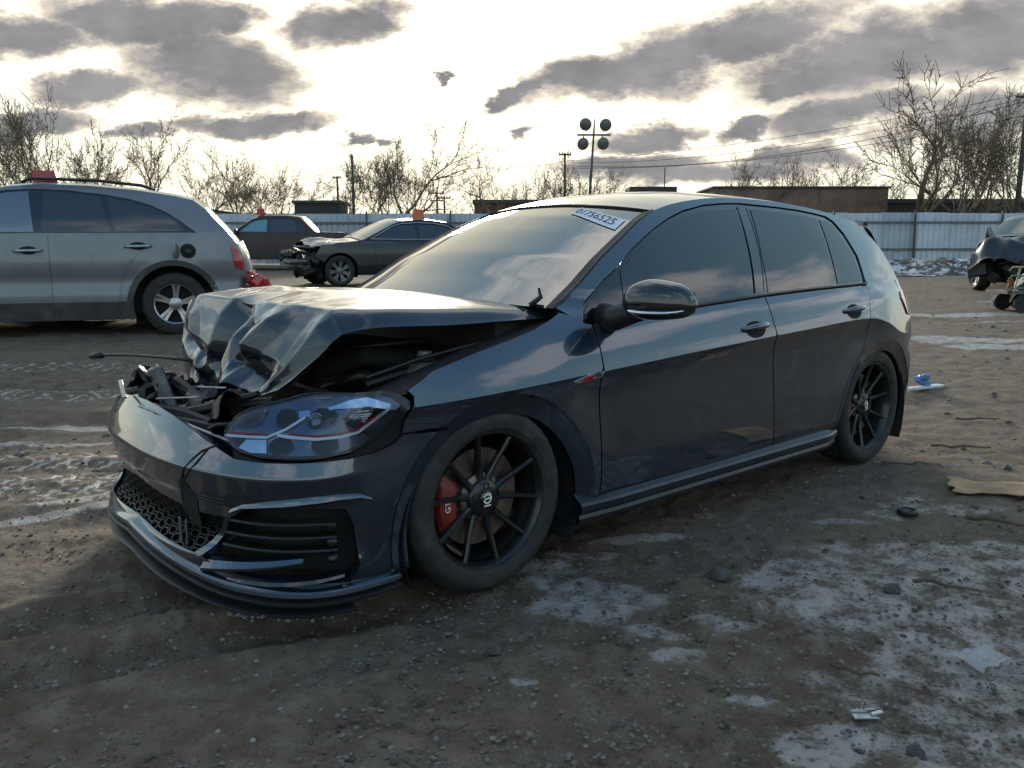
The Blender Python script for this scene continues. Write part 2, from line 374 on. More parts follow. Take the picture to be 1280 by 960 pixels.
def pch(xs,ys):
    xs=np.array(xs,float);ys=np.array(ys,float)
    o=np.argsort(xs);xs=xs[o];ys=ys[o]
    h=np.diff(xs);d=np.diff(ys)/h
    m=np.zeros(len(xs));m[0]=d[0];m[-1]=d[-1]
    for i in range(1,len(xs)-1):
        if d[i-1]*d[i]>0:
            w1=2*h[i]+h[i-1];w2=h[i]+2*h[i-1];m[i]=(w1+w2)/(w1/d[i-1]+w2/d[i])
    def f(x):
        x=np.asarray(x,float);xc=np.clip(x,xs[0],xs[-1])
        i=np.clip(np.searchsorted(xs,xc)-1,0,len(xs)-2);t=(xc-xs[i])/h[i]
        return ((1+2*t)*(1-t)**2)*ys[i]+t*(1-t)**2*h[i]*m[i]+t*t*(3-2*t)*ys[i+1]+t*t*(t-1)*h[i]*m[i+1]
    return f
W=pch([.62,.45,.3,.15,0,-.4,-1.3,-2.2,-2.63,-2.9,-3.1,-3.25,-3.36],[.80,.856,.876,.888,.893,.894,.896,.896,.892,.868,.832,.785,.72])
ZT=pch([.6,.2,-.47,-1.,-1.8,-2.4,-2.5,-2.65,-2.85,-3.3],[.665,.685,.715,.744,.782,.806,.803,.775,.71,.66])
UP=pch([0,.05,.1,.15,.2,.25,.35],[0,.013,.032,.058,.095,.15,.30])
DN=pch([0,.02,.05,.12,.25,.38,.48,.56,.65],[0,.010,.018,.024,.022,.018,.020,.035,.07])
def smooth(a,b,x):
    t=np.clip((x-a)/(b-a),0,1);return t*t*(3-2*t)
def Y(x,z):
    d=z-ZT(x)
    y=W(x)-np.where(d>0,UP(np.maximum(d,0))*(1-.5*smooth(-2.45,-2.85,x)),DN(np.maximum(-d,0))*(1-.75*smooth(-2.42,-2.80,x)))
    for cx in (-.03,-2.66):
        r=np.hypot(x-cx,z-.25)
        y=y+.012*(1-smooth(.43,.60,r))*smooth(.2,.45,z)
        q=np.maximum(0,.432-r)
        y=y-q*.35-np.minimum(q,.01)*.5
    return y
GB=pch([-.3,-.6,-1.0,-1.5,-2.2,-2.7,-3.0,-3.3],[.745,.79,.822,.832,.828,.806,.775,.71])
def YG(x,z):
    d=z-.92
    return GB(x)-.40*d-.42*np.maximum(d,0)**2

_pl=[(-.6,.895),(-.2,.8945),(.1,.891),(.25,.882),(.40,.866),(.55,.835),(.68,.765),(.775,.65),(.84,.49),(.885,.28),(.90,0)]
_pl=_pl+[(x,-y) for x,y in _pl[-2::-1]]
def _spl(pts,n=1200):
    P=np.array(pts);t=np.r_[0,np.cumsum(np.hypot(*np.diff(P,axis=0).T))]
    # natural cubic spline
    N=len(t);h=np.diff(t);A=np.zeros((N,N));A[0,0]=A[-1,-1]=1;R=np.zeros((N,2))
    for i in range(1,N-1):
        A[i,i-1]=h[i-1];A[i,i]=2*(h[i-1]+h[i]);A[i,i+1]=h[i];R[i]=6*((P[i+1]-P[i])/h[i]-(P[i]-P[i-1])/h[i-1])
    M=np.linalg.solve(A,R);tt=np.linspace(0,t[-1],n);i=np.clip(np.searchsorted(t,tt)-1,0,N-2);a=(t[i+1]-tt)[:,None];b=(tt-t[i])[:,None];H=h[i][:,None]
    return (M[i]*a**3+M[i+1]*b**3)/(6*H)+(P[i]/H-M[i]*H/6)*a+(P[i+1]/H-M[i+1]*H/6)*b
_c=_spl(_pl);_l=np.r_[0,np.cumsum(np.hypot(*np.diff(_c,axis=0).T))];_sv=_l[-1]/2-_l   # + left
_c,_sv=_c[::-1],_sv[::-1];_tg=np.gradient(_c,axis=0);_tg/=np.hypot(*_tg.T)[:,None]
SL=_sv[-1]
OF=pch([.10,.17,.20,.23,.26,.30,.36,.40,.42,.47,.495,.51,.55,.60,.65,.70,.75,.80],[-.03,-.012,.0,-.004,-.03,-.045,-.03,-.026,-.014,-.004,0,-.005,-.022,-.048,-.082,-.128,-.19,-.26])
def B(s,z):
    x=np.interp(s,_sv,_c[:,0]);y=np.interp(s,_sv,_c[:,1]);tx=np.interp(s,_sv,_tg[:,0]);ty=np.interp(s,_sv,_tg[:,1])
    w=smooth(.42,.66,x)
    o=OF(z)*w+(Y(np.minimum(x,.6),z)-W(np.minimum(x,.6)))*(1-w)
    return np.stack([x+ty*o,y-tx*o,z+0*x],-1)
def sx(xx):  # s on left side for given x
    return float(np.interp(-xx,-_c[len(_c)//2:,0],_sv[len(_c)//2:]))

def YB(x,z):
    w=smooth(.90,1.0,z); return Y(x,z)*(1-w)+YG(x,z)*w
_rp=[(-2.6,.893),(-2.9,.868),(-3.06,.842),(-3.2,.775),(-3.30,.64),(-3.355,.42),(-3.38,0)]
_rp=_rp+[(x,-y) for x,y in _rp[-2::-1]]
_rc=_spl(_rp);_rl=np.r_[0,np.cumsum(np.hypot(*np.diff(_rc,axis=0).T))];_rs=_rl-_rl[-1]/2   # - left ... + right
_rt=np.gradient(_rc,axis=0);_rt/=np.hypot(*_rt.T)[:,None]
ORR=pch([.15,.25,.4,.55,.62,.7,.8,.9,1.0,1.1,1.2,1.3],[-.07,-.02,.0,.005,-.012,-.02,-.035,-.06,-.10,-.155,-.215,-.28])
def BR(s,z):
    x=np.interp(s,_rs,_rc[:,0]);y=np.interp(s,_rs,_rc[:,1]);tx=np.interp(s,_rs,_rt[:,0]);ty=np.interp(s,_rs,_rt[:,1])
    w=smooth(-3.0,-3.2,x); o=ORR(z)*w+(YB(np.maximum(x,-3.2),z)-W(np.maximum(x,-3.2)))*(1-w)
    return np.stack([x+ty*o,y-tx*o,z+0*x],-1)
def srx(xx): return float(np.interp(-xx,-_rc[:len(_rc)//2,0],_rs[:len(_rc)//2]))
# ------------------------------------------------------------------ the damaged hatchback
HB=thing('damaged_hatchback','dark blue hatchback with crumpled hood and black wheels in the foreground','car')
def arc(cx,cz,R,a0,a1,n=24): return [(cx+R*math.cos(math.radians(a0+(a1-a0)*i/n)),cz+R*math.sin(math.radians(a0+(a1-a0)*i/n))) for i in range(n+1)]
def L_(s,F): return lambda a,b: np.stack([a,s*F(a,b),b],-1)
FAX,RAX=-.03,-2.66; AZ=.25
belt=pch([-.45,-.555,-1.147,-1.592,-2.0,-2.62],[.880,.885,.922,.945,.960,.974])
DLO=[(-.452,.886),(-.511,.95),(-.57,.99),(-.63,1.028),(-.718,1.072),(-.832,1.142),(-.93,1.190),(-1.031,1.234),(-1.15,1.277),(-1.273,1.312),(-1.441,1.343),(-1.6,1.357),(-1.74,1.363),(-2.065,1.356),(-2.25,1.348),(-2.413,1.335),(-2.52,1.322),(-2.562,1.305),(-2.603,1.239),(-2.627,1.12),(-2.622,.978)]
WSE=[(-.369,.940),(-.513,1.022),(-.648,1.109),(-.824,1.202),(-.96,1.269),(-1.076,1.313)]
RAIL=[(-1.076,1.313),(-1.2,1.342),(-1.35,1.366),(-1.55,1.386),(-1.8,1.394),(-2.05,1.390),(-2.3,1.376),(-2.55,1.352),(-2.75,1.323),(-2.93,1.288)]
_rf=pch([q[0] for q in RAIL],[q[1] for q in RAIL]); RAIL=[(float(x),float(_rf(x))) for x in np.linspace(-1.076,-2.93,61)]
CREAR=[(-2.93,1.288),(-2.965,1.25),(-3.01,1.17),(-3.06,1.06),(-3.085,.98),(-3.085,.9)]
bl=[(x,float(belt(x))) for x in np.linspace(-.56,-2.60,30)]
gapF=[(-.487,.26),(-.490,.30),(-.486,.48),(-.480,.667),(-.483,.80),(-.486,.878)]
gapB=[(-1.645,.25),(-1.635,.36),(-1.63,.43),(-1.615,.60),(-1.603,.742),(-1.585,.83),(-1.586,.90),(-1.592,float(belt(-1.592))-.004)]
rarc=arc(RAX,AZ,.455,3,58,16)                       # rear edge of the rear door runs round the arch
gapR=rarc+[(-2.452,.70),(-2.462,.766),(-2.466,.83),(-2.478,.88),(-2.52,.93),(-2.575,.968)]
def shift(p,dx): return [(a+dx,b) for a,b in p]
G=.0035
CRE=[[(x,float(ZT(x))) for x in np.linspace(.36,-3.05,150)]]+[arc(c,AZ,R,-12,192,60) for c in(FAX,RAX) for R in(.432,.422)]
CRB=[[(sg*sx(FAX+R*math.cos(math.radians(q))),AZ+R*math.sin(math.radians(q))) for q in np.linspace(-10,62,24)] for sg in(1,-1) for R in(.432,.422)]+[[(q,.497) for q in np.linspace(-1.02,1.02,90)]]
for s in(1,-1):
    out=(0,s,0)
    # fender with its arch lip
    a0=math.degrees(math.atan2(.347,.22))
    fd=[(.192,.600),(.26,.606),(.350,.602),(.343,.64),(.318,.685),(.314,.712),(.330,.730),(.28,.754),(.238,.778),(.14,.802),(.047,.824),(-.08,.848),(-.21,.876),(-.312,.908),(-.36,.925),(-.43,.905),(-.448,.885)]
    fd=fd+shift(gapF[::-1],G)+[(-.470,.245),(-.42,.17),(-.385,.17)]+arc(FAX,AZ,.36,193,a0,30)
    panel('fender',fd,L_(s,Y),.022,PAINT,HB,.02,out,cre=CRE)
    # doors
    fdoor=shift(gapF,-G)+[(-.50,.884)]+[(x,z-.006) for x,z in bl if x>-1.588]+shift(gapB[::-1],G)
    fo=panel('front_door',fdoor,L_(s,Y),.025,PAINT,HB,.02,out,cre=CRE)
    rdoor=shift(gapB,-G)+[(x,z-.006) for x,z in bl if x<-1.60 and x>-2.58]+[(a+G*.8,b-.004) for a,b in gapR[::-1]]+[(-2.2,.262)]
    ro=panel('rear_door',rdoor,L_(s,Y),.025,PAINT,HB,.02,out,cre=CRE)
    # body side: A-pillar, roof rail, C-pillar, quarter panel
    side=[(-.40,.915)]+WSE+RAIL[1:]+CREAR[1:]+[(-3.07,.6),(-3.06,.3),(-3.03,.215)]+arc(RAX,AZ,.37,186,0,40)
    side+=arc(RAX,AZ,.4505,1,58,16)+[(a-G,b) for a,b in gapR[17:]]+[(-2.60,.981)]
    side+=[(a-.010,b) for a,b in DLO[:-1][::-1] if a<-2.55]+[(a,b+.008) for a,b in DLO[:-1][::-1] if -2.55<a<-.6]+[(a+.008,b+.003) for a,b in DLO[::-1] if a>-.6]
    panel('body_side',side,L_(s,YB),.022,PAINT,HB,.02,out,cre=CRE)
    # black window surround behind the panes, and the panes themselves
    inset=lambda a,b,s=s: np.stack([a,s*(YG(a,b)-.008),b],-1)
    dl=DLO+[(x,z-.012) for x,z in bl[::-1]]
    panel('window_surround',dl,inset,.04,GLOSSB,HB,.02,out)
    pane=lambda a,b,s=s: np.stack([a,s*(YG(a,b)-.004),b],-1)
    gF=[(-.735,1.068),(-.82,1.118),(-.916,1.168),(-1.02,1.213),(-1.122,1.250),(-1.22,1.281),(-1.323,1.305),(-1.42,1.320),(-1.519,1.331),(-1.70,1.338),(-1.637,1.21),(-1.58,1.09),(-1.515,.957)]+[(x,float(belt(x))+.010) for x in np.linspace(-1.49,-.69,14)]
    gR=[(-1.81,1.342),(-2.0,1.338),(-2.109,1.333),(-2.28,1.325),(-2.40,1.315),(-2.33,1.16),(-2.27,.985)]+[(x,float(belt(x))+.012) for x in np.linspace(-2.24,-1.64,12)]+[(-1.70,1.12)]
    gQ=[(-2.425,1.311),(-2.50,1.302),(-2.54,1.285),(-2.565,1.22),(-2.585,1.12),(-2.575,.99),(-2.29,.983),(-2.35,1.14)]
    for gg in(gF,gR,gQ): panel('side_window',gg,pane,.05,GLASST,HB,.003,out)
    sail=[(-.475,.893),(-.53,.957),(-.60,1.004),(-.705,1.058),(-.665,.905)]
    panel('mirror_sail',sail,pane,.05,GLOSSB,HB,.003,out)
    bp=[(-1.71,1.352),(-1.775,1.351),(-1.68,1.12),(-1.60,.962),(-1.535,.960),(-1.60,1.10)]
    panel('pillar_cover',bp,lambda a,b,s=s: np.stack([a,s*(YG(a,b)-.002),b],-1),.05,GLOSSB,HB,.004,out)
    bp=[(-1.782,1.351),(-1.80,1.350),(-1.69,1.12),(-1.632,.965),(-1.607,.963),(-1.687,1.12)]
    panel('pillar_cover',bp,lambda a,b,s=s: np.stack([a,s*(YG(a,b)-.002),b],-1),.05,GLOSSB,HB,.004,out)
    # belt moulding
    mb=MB(); mb.tube([(x,s*(float(YG(x,z+.004))+.004),z+.004) for x,z in bl],.0055,6); mb.build('belt_moulding',PLASTIC,HB,True)
    # door handles: bar and recessed cup
    for dr,(x0,z0) in((fo,(-1.44,.818)),(ro,(-2.30,.857))):
        yy=float(Y(x0,z0)); k=.03
        b=MB(); pts=[];R=[]
        for i in range(13):
            t=i/12; x=x0+.105-.21*t; b_=math.sin(math.pi*t)**.6
            pts.append((x,s*(yy-.012+.040*b_),z0+k*(t-.5)*.5+.006*b_)); R.append(.006+.010*b_)
        b.tube(pts,R,10); h=b.build('door_handle',PAINT,dr,True)
        cup=[(x0+.072*math.cos(q),z0-.010+.036*math.sin(q)) for q in np.linspace(0,2*math.pi,20,endpoint=False)]
        panel('handle_recess',cup,lambda a,c,s=s: np.stack([a,s*(Y(a,c)+.0012),c],-1),.03,UNDER,dr,.002,out)
    # side skirt
    pr=[(.855,.268),(.866,.252),(.893,.236),(.899,.226),(.897,.204),(.884,.190),(.888,.176),(.884,.160),(.86,.150),(.78,.145),(.75,.2)]
    wv=pch([-.39,-.6,-2.1,-2.24],[-.012,0,0,-.03])
    sheet('side_skirt',lambda U,V,s=s:np.stack([-.385-1.855*U,s*(np.interp(V*10,range(11),[q[0] for q in pr])+wv(-.385-1.855*U)),np.interp(V*10,range(11),[q[1] for q in pr])+.012*U],-1),40,11,mat('satin_skirt',(.018,.026,.036),.34,.3,.25,.2,var=.2),HB,out=out,ang=28)
# emblem on the left fender
em=[(-.335,.690),(-.36,.684),(-.478,.694),(-.478,.716),(-.40,.706)]
e1=panel('fender_emblem',em,lambda a,b:np.stack([a,Y(a,b)+.004,b],-1),.02,CHROME,HB,.004)
REDM=mat('red_print',(.45,.012,.02),.3)
panel('red_inlay',[(-.365,.692),(-.40,.688),(-.428,.690),(-.428,.707),(-.40,.702)],lambda a,b:np.stack([a,Y(a,b)+.006,b],-1),.02,REDM,e1,.002)
t=link('lettering',text_mesh('GTI',.020,.0012),mat('dark_print',(.02,.02,.02),.5),e1); frame(t,(-.453,float(Y(-.453,.704))+.0055,.7035),(-1,0,.04),(0,-.1,1))
# front bumper ------------------------------------------------------------
def FB(s,z): return B(s,z)
sA=sx(.352); sS=sx(.192)
def archs(zz): # left arch edge as s for heights
    return [(sx(FAX+.36*math.cos(math.radians(a))),AZ+.36*math.sin(math.radians(a))) for a in zz]
top=[(0,.640),(.13,.637),(.26,.627),(.36,.612),(.44,.596),(.549,.570),(.64,.545),(.75,.541),(.914,.541),(1.0,.543),(1.084,.552),(1.14,.572),(1.165,.592),(sA,.597),(sS,.592)]
bot=[(sx(.395),.150),(1.05,.150),(.98,.150),(.8,.152),(.62,.158),(.44,.168),(.25,.185),(0,.20)]
left=top+archs(np.linspace(57,-14,14))+bot
fbo=left+[(-a,b) for a,b in left[::-1][1:-1]]
gr=[(0,.382),(.313,.364),(.44,.352),(.575,.358),(.50,.27),(.452,.232),(.343,.236),(.1,.246),(0,.248)]
gr=gr[:-1]+[(0,.248)]+[(-a,b) for a,b in gr[::-1][1:-1]]
ven=[(.60,.362),(.655,.391),(.75,.405),(.835,.407),(.985,.395),(1.005,.35),(1.022,.22),(.99,.170),(.738,.196),(.60,.205),(.488,.228),(.53,.27)]
venR=[(-a,b) for a,b in ven[::-1]]
bum=panel('front_bumper',[fbo,gr,ven,venR],FB,.022,PAINT,HB,.025,lambda X:np.stack([X[:,0]-.1,X[:,1],0*X[:,0]],-1),cre=CRB)
# recessed backs of the openings, honeycomb, vent slats
def inset_f(d): return lambda s,z:(lambda P,N:P-N*d)(FB(s,z),_fbn(s,z))
def _fbn(s,z):
    e=1e-3; n=np.cross(FB(s,z+e)-FB(s,z-e),FB(s+e,z)-FB(s-e,z)); n/=np.linalg.norm(n,axis=-1)[...,None]; P=FB(s,z); q=np.stack([P[...,0]-.1,P[...,1],0*P[...,0]],-1)
    sg=np.sign((n*q).sum(-1)); return n*sg[...,None]
def inset_h(d): # straight wall behind the skin, without following its vertical shape
    def f(s,z):
        zz=np.full_like(np.asarray(s,float),.33); P=FB(s,zz)-_fbn(s,zz)*d; P[...,2]=z; return P
    return f
def sweep(name,path,prof,m,scale):
    Q=resample(path,.03,False); A=np.array(Q); n=len(A); k=len(prof); P=FB(A[:,0],A[:,1]); N=_fbn(A[:,0],np.full(n,.40)); N[:,2]=0; N/=np.linalg.norm(N,axis=1)[:,None]; V=[]
    for i in range(n):
        q=scale(i/(n-1))
        for d,h in prof: V.append(P[i]+N[i]*d*q+np.array([0,0,h*q]))
    b=MB(); b.add(V,[(i*k+j,i*k+j+1,(i+1)*k+j+1,(i+1)*k+j) for i in range(n-1) for j in range(k-1)]+[tuple(range(k)),tuple((n-1)*k+j for j in range(k-1,-1,-1))]); return b.build(name,m,bum,ang=32)
outF=lambda X:np.stack([X[:,0]-.1,X[:,1],0*X[:,0]],-1)
panel('grille_backing',gr,inset_h(.075),.05,UNDER,bum,.004,outF)
hx=MB(); wdt,hgt=.030,.019
for i in range(-22,23):
    for j in range(0,12):
        cs,cz=i*.0435,.236+j*.0125*1.0
        if (i+j)%2: continue
        P2=np.array([[cs,cz]])
        if not inpoly(P2,gr)[0]: continue
        ring=[(cs+.027*math.cos(q),cz+.0118*math.sin(q)) for q in np.linspace(0,2*math.pi,6,endpoint=False)]
        inn=[(cs+.021*math.cos(q),cz+.0088*math.sin(q)) for q in np.linspace(0,2*math.pi,6,endpoint=False)]
        V=[];A=np.array(ring);Bq=np.array(inn)
        V+=list(inset_f(.012)(A[:,0],A[:,1]))+list(inset_f(.012)(Bq[:,0],Bq[:,1]))+list(inset_f(.05)(Bq[:,0],Bq[:,1]))
        hx.add(V,[(k,(k+1)%6,6+(k+1)%6,6+k) for k in range(6)]+[(6+k,6+(k+1)%6,12+(k+1)%6,12+k) for k in range(6)])
tag(hx.build('honeycomb_grille',mat('grille_black',(.006,.006,.0065),.5),bum),kind='stuff')
for sg,vv in((1,ven),(-1,venR)):
    panel('vent_backing',vv,inset_h(.075),.05,UNDER,bum,.004,outF)
    for zc in(.352,.312,.272):
        sl=MB(); ss=np.linspace(.60-(.36-zc)*.5,.955,18)*sg; rows=[]
        for q,(dz,dd) in enumerate(((.0035,.014),(-.002,.010),(-.0035,.06),(.0025,.06))):
            rows.append(inset_h(dd-.02)(ss,np.full(18,zc+dz)))
        V=[tuple(p) for r_ in rows for p in r_]; sl.add(V,[(r_*18+k,r_*18+k+1,((r_+1)%4)*18+k+1,((r_+1)%4)*18+k) for r_ in range(4) for k in range(17)]); sl.build('vent_slat',MATS['grille_black'],bum)
    sweep('vent_brow',[(a*sg,b_) for a,b_ in((.60,.376),(.655,.400),(.75,.415),(.865,.426),(.96,.430),(1.03,.427),(1.065,.415))],[(-.004,.024),(.010,.010),(.013,-.002),(.004,-.010),(-.03,-.012)],PAINT,lambda t:math.sin(math.pi*min(1,t*.93+.06))**.5)
    sweep('vent_blade',[(a*sg,b_) for a,b_ in((.50,.210),(.60,.224),(.70,.236),(.80,.246),(.85,.250))],[(-.04,.016),(-.006,.010),(.012,-.012),(.012,-.022),(-.03,-.026)],PAINT,lambda t:1.-.55*t)
    sweep('vent_blade',[(a*sg,b_) for a,b_ in((.60,.182),(.75,.184),(.88,.192),(.97,.200))],[(-.04,.010),(.006,.004),(.012,-.006),(0,-.012),(-.03,-.014)],GLOSSB,lambda t:.7+.3*math.sin(math.pi*t))
    for zc in(.335,.292,.248):
        P=inset_h(.01)(np.array([.94*sg]),np.array([zc]))[0]; n=_fbn(np.array([.925*sg]),np.array([zc]))[0]
        fl=MB(); fl.lathe([(0,.004),(.012,.003),(.016,.0),(.017,-.02)],16); o=fl.build('fog_lamp',mat('lamp_lens',(.012,.012,.013),.3),bum,True); ax=Vector((-n[1],n[0],0)); frame(o,P,ax,n)
# crease over the vent: raised fold of the skin
# lower lip and splitter
lz=pch([0,.3,.62,.98,1.15],[.225,.195,.163,.150,.155])
def lip(profile,name,m,ext=1.15,ang=35):
    n=len(profile)
    def fn(U,V):
        s=(U*2-1)*ext; z0=lz(np.abs(s)); k=V*(n-1); dd=np.interp(k,range(n),[q[0] for q in profile]); dz=np.interp(k,range(n),[q[1] for q in profile])
        zz=z0+dz; P=FB(s,np.full_like(s,.2)); N=_fbn(s,np.full_like(s,.2)); P=P+N*dd[...,None]; P[...,2]=zz; return P
    return sheet(name,fn,90,n,m,bum,out=None,ang=ang)
lip([(-.03,.022),(.004,.016),(.016,.006),(.018,-.004),(.006,-.016),(-.012,-.018)],'bumper_lip',PAINT)
lip([(-.03,-.014),(.012,-.018),(.022,-.024),(.02,-.032),(-.005,-.040),(-.03,-.040)],'lower_lip',PLASTIC)
spz=pch([0,.3,.6,.98,1.02],[.135,.112,.098,.092,.092])
def spl(U,V):
    s=(U*2-1)*1.0; P=FB(s,np.full_like(s,.2)); N=_fbn(s,np.full_like(s,.2)); d=np.interp(V*6,range(7),[-.10,-.03,.008,.016,.010,-.03,-.10]); h=np.interp(V*6,range(7),[.035,.012,.004,-.002,-.008,-.010,-.012])
    P=P+N*d[...,None]; P[...,2]=spz(np.abs(s))+h; return P
sheet('splitter',spl,90,7,PLASTIC,bum,ang=30)
sc=MB()
for i in range(22):
    s0=random.uniform(.62,.94); P=FB(np.array([s0]),np.array([.2]))[0]; N=_fbn(np.array([s0]),np.array([.2]))[0]; P=P+N*random.uniform(.02,.036); P[2]=.082+random.uniform(.0,.012)
    sc.box(P,(random.uniform(.003,.013),random.uniform(.003,.010),random.uniform(.003,.006)),Matrix.Rotation(random.uniform(0,3),3,'Z'))
tag(sc.build('ice_crumbs',mat('ice',(.16,.165,.175),.6),bum),kind='stuff')
# cracks in the painted band
ck=MB()
for path in([(.555,.575),(.50,.553),(.47,.53),(.43,.49),(.41,.455),(.405,.43)],[(.52,.56),(.49,.52),(.46,.49),(.42,.455)]):
    P=[tuple(FB(np.array([a]),np.array([b]))[0]+_fbn(np.array([a]),np.array([b]))[0]*.001) for a,b in path]; ck.tube(P,[.003,.0035,.003,.004,.005,.006][:len(P)],5)
ck.build('crack',UNDER,bum)
hole=[(.41,.455),(.44,.44),(.455,.40),(.45,.36),(.44,.30),(.39,.30),(.375,.33),(.365,.36),(.375,.41),(.385,.45)]
panel('broken_gap',hole,lambda s,z:FB(s,z)+_fbn(s,z)*.0025,.03,UNDER,bum,.004,outF)
tb=MB()
for a,w in((.335,.018),(.372,.012)):
    P=FB(np.array([a]),np.array([.27]))[0]+_fbn(np.array([a]),np.array([.27]))[0]*.004; tb.box((P[0],P[1],.272),(w*.6,w,.085),Matrix.Rotation(-.35,3,'Z'),.003)
tb.build('broken_bracket',GREYM,bum)
# headlight ---------------------------------------------------------------
hl=[(.560,.622),(.585,.660),(.622,.678),(.68,.692),(.732,.702),(.85,.720),(.98,.731),(1.114,.738),(1.165,.722),(1.192,.700),(1.19,.680),(1.144,.634),(1.084,.590),(1.04,.571),(1.005,.560),(.93,.553),(.865,.552),(.725,.556),(.64,.567),(.60,.582),(.57,.60)]
def sc_(p,k,c=(.88,.645)): return [(c[0]+(a-c[0])*k,c[1]+(b-c[1])*(k if k<1 else k)) for a,b in p]
hous=panel('headlight',hl,inset_f(.012),.03,PLASTIC,HB,.06,outF)
LAMPD=mat('lamp_interior',(.10,.125,.18),.25,.6,coat=.6); LAMPW=mat('lamp_strip',(.85,.89,.95),.35); LENS=tinted_glass('lamp_lens_clear',(.80,.84,.92),.0,ior=1.38)
inn=[(a,b) for a,b in sc_(hl,.90,(.86,.642))]
panel('lamp_bowl',inn,lambda s,z:inset_f(.0)(s,z)-_fbn(s,z)*(.008+.012*np.sin(s*22)**2*np.sin(z*40)**2)[...,None],.012,LAMPD,hous,.006,outF)
def strip(path,w,m,name,off=.001):
    b=MB(); Q=resample(path,.02,False); A=np.array(Q); T=np.gradient(A,axis=0); T/=np.hypot(*T.T)[:,None]; Nn=np.c_[-T[:,1],T[:,0]]
    ww=np.array([w(i/(len(A)-1)) if callable(w) else w for i in range(len(A))])[:,None]
    a=A+Nn*ww/2; c=A-Nn*ww/2; f0=inset_f(off); V=list(f0(a[:,0],a[:,1]))+list(f0(c[:,0],c[:,1])); n=len(A)
    f1=inset_f(off+.006); V+=list(f1(a[:,0],a[:,1]))+list(f1(c[:,0],c[:,1]))
    F=[]
    for k in range(n-1): F+=[(k,k+1,n+k+1,n+k),(k,2*n+k,2*n+k+1,k+1),(n+k,n+k+1,3*n+k+1,3*n+k)]
    b.add(V,F); return b.build(name,m,hous)
strip([(.575,.605),(.66,.607),(.735,.609),(.80,.632),(.865,.662)],.007,LAMPW,'light_guide')
strip([(.77,.617),(.80,.612),(.90,.604),(.98,.608),(1.03,.618),(1.10,.668),(1.125,.690)],.008,LAMPW,'light_guide')
strip([(1.125,.690),(1.06,.708),(1.02,.702),(.95,.686)],lambda t:.008+.018*math.sin(math.pi*min(1,t*1.05+.1))**1,mat('lamp_reflector',(.45,.58,.78),.12,.7,coat=.6),'lamp_reflector')
strip([(.585,.614),(.73,.617)],.004,REDM,'red_strip'); strip([(.81,.621),(.90,.613),(.98,.617),(1.03,.628),(1.08,.664)],.004,REDM,'red_strip')
strip([(.84,.668),(.885,.672)],.016,mat('lamp_reflector2',(.4,.5,.7),.15,.7,coat=.5),'lamp_reflector')
panel('lower_reflector',[(.64,.577),(.66,.600),(.735,.603),(.745,.568),(.69,.566)],inset_f(.003),.02,mat('lamp_chrome',(.5,.56,.64),.12,.9),hous,.004,outF)
panel('lower_reflector',[(.98,.575),(1.0,.60),(1.05,.613),(1.07,.598),(1.03,.575)],inset_f(.003),.02,LAMPD,hous,.004,outF)
for k in range(5):
    strip([(1.02,.647+k*.008),(1.065-abs(k-3)*.004,.651+k*.008)],.003,WHITE,'reflector_rib')
for c in((.90,.655),(1.02,.655)):
    b=MB(); b.lathe([(.0,.012),(.018,.010),(.026,.002),(.028,-.01)],20); P=inset_f(.008)(np.array([c[0]]),np.array([c[1]]))[0]; n=_fbn(np.array([c[0]]),np.array([c[1]]))[0]
    o=b.build('projector_lens',mat('projector',(.10,.12,.16),.05,.3,coat=1.),hous,True); frame(o,P,Vector((-n[1],n[0],0)),n)
panel('lens',[(a,b) for a,b in sc_(hl,.985,(.87,.645))],lambda s,z:FB(s,z)+_fbn(s,z)*.004,.03,LENS,hous,.003,outF)
# seam below the headlight, dark filler
panel('headlight_gap',[(.60,.575),(.64,.560),(.725,.549),(.865,.545),(1.005,.553),(1.084,.580),(1.16,.640),(1.20,.690),(1.23,.64),(1.22,.592),(1.15,.560),(1.08,.535),(.9,.530),(.72,.530),(.62,.545)],inset_f(.02),.03,UNDER,HB,.01,outF)
# ---- hood, crushed: rows run from the cowl to the folded front edge
HC={ # u: list of (v, x, y, z)
 0.:[(-1,-.37,-.69,.925),(-.5,-.29,-.36,.962),(0,-.26,0,.972),(.5,-.29,.36,.960),(.9,-.37,.66,.928),(1,-.36,.71,.900)],
 .32:[(-1,.0,-.68,.935),(-.5,.0,-.35,.985),(0,.0,0,.992),(.5,.0,.33,.980),(.88,.02,.60,.945),(1,.03,.665,.895)],
 .55:[(-1,.30,-.62,.945),(-.5,.30,-.36,.990),(0,.28,-.02,.985),(.5,.27,.32,.972),(.86,.30,.56,.950),(1,.33,.625,.895)],
 .62:[(-1,.46,-.57,.945),(-.5,.475,-.38,.968),(0,.435,-.02,.962),(.45,.41,.30,.955),(.8,.385,.50,.948),(1,.40,.60,.880)],
 .80:[(-1,.51,-.56,.80),(-.55,.540,-.34,.80),(-.15,.530,-.10,.795),(.2,.540,.08,.80),(.6,.495,.33,.80),(1,.455,.53,.80)],
 1.:[(-1,.525,-.50,.655),(-.6,.55,-.34,.632),(-.25,.535,-.19,.626),(.1,.575,.0,.610),(.55,.548,.22,.640),(1,.535,.42,.695)]}
_us=sorted(HC); 
def _row(u,v):
    r=HC[u]; vs=[q[0] for q in r]; return np.stack([pch(vs,[q[k] for q in r])(v) for k in(1,2,3)],-1)
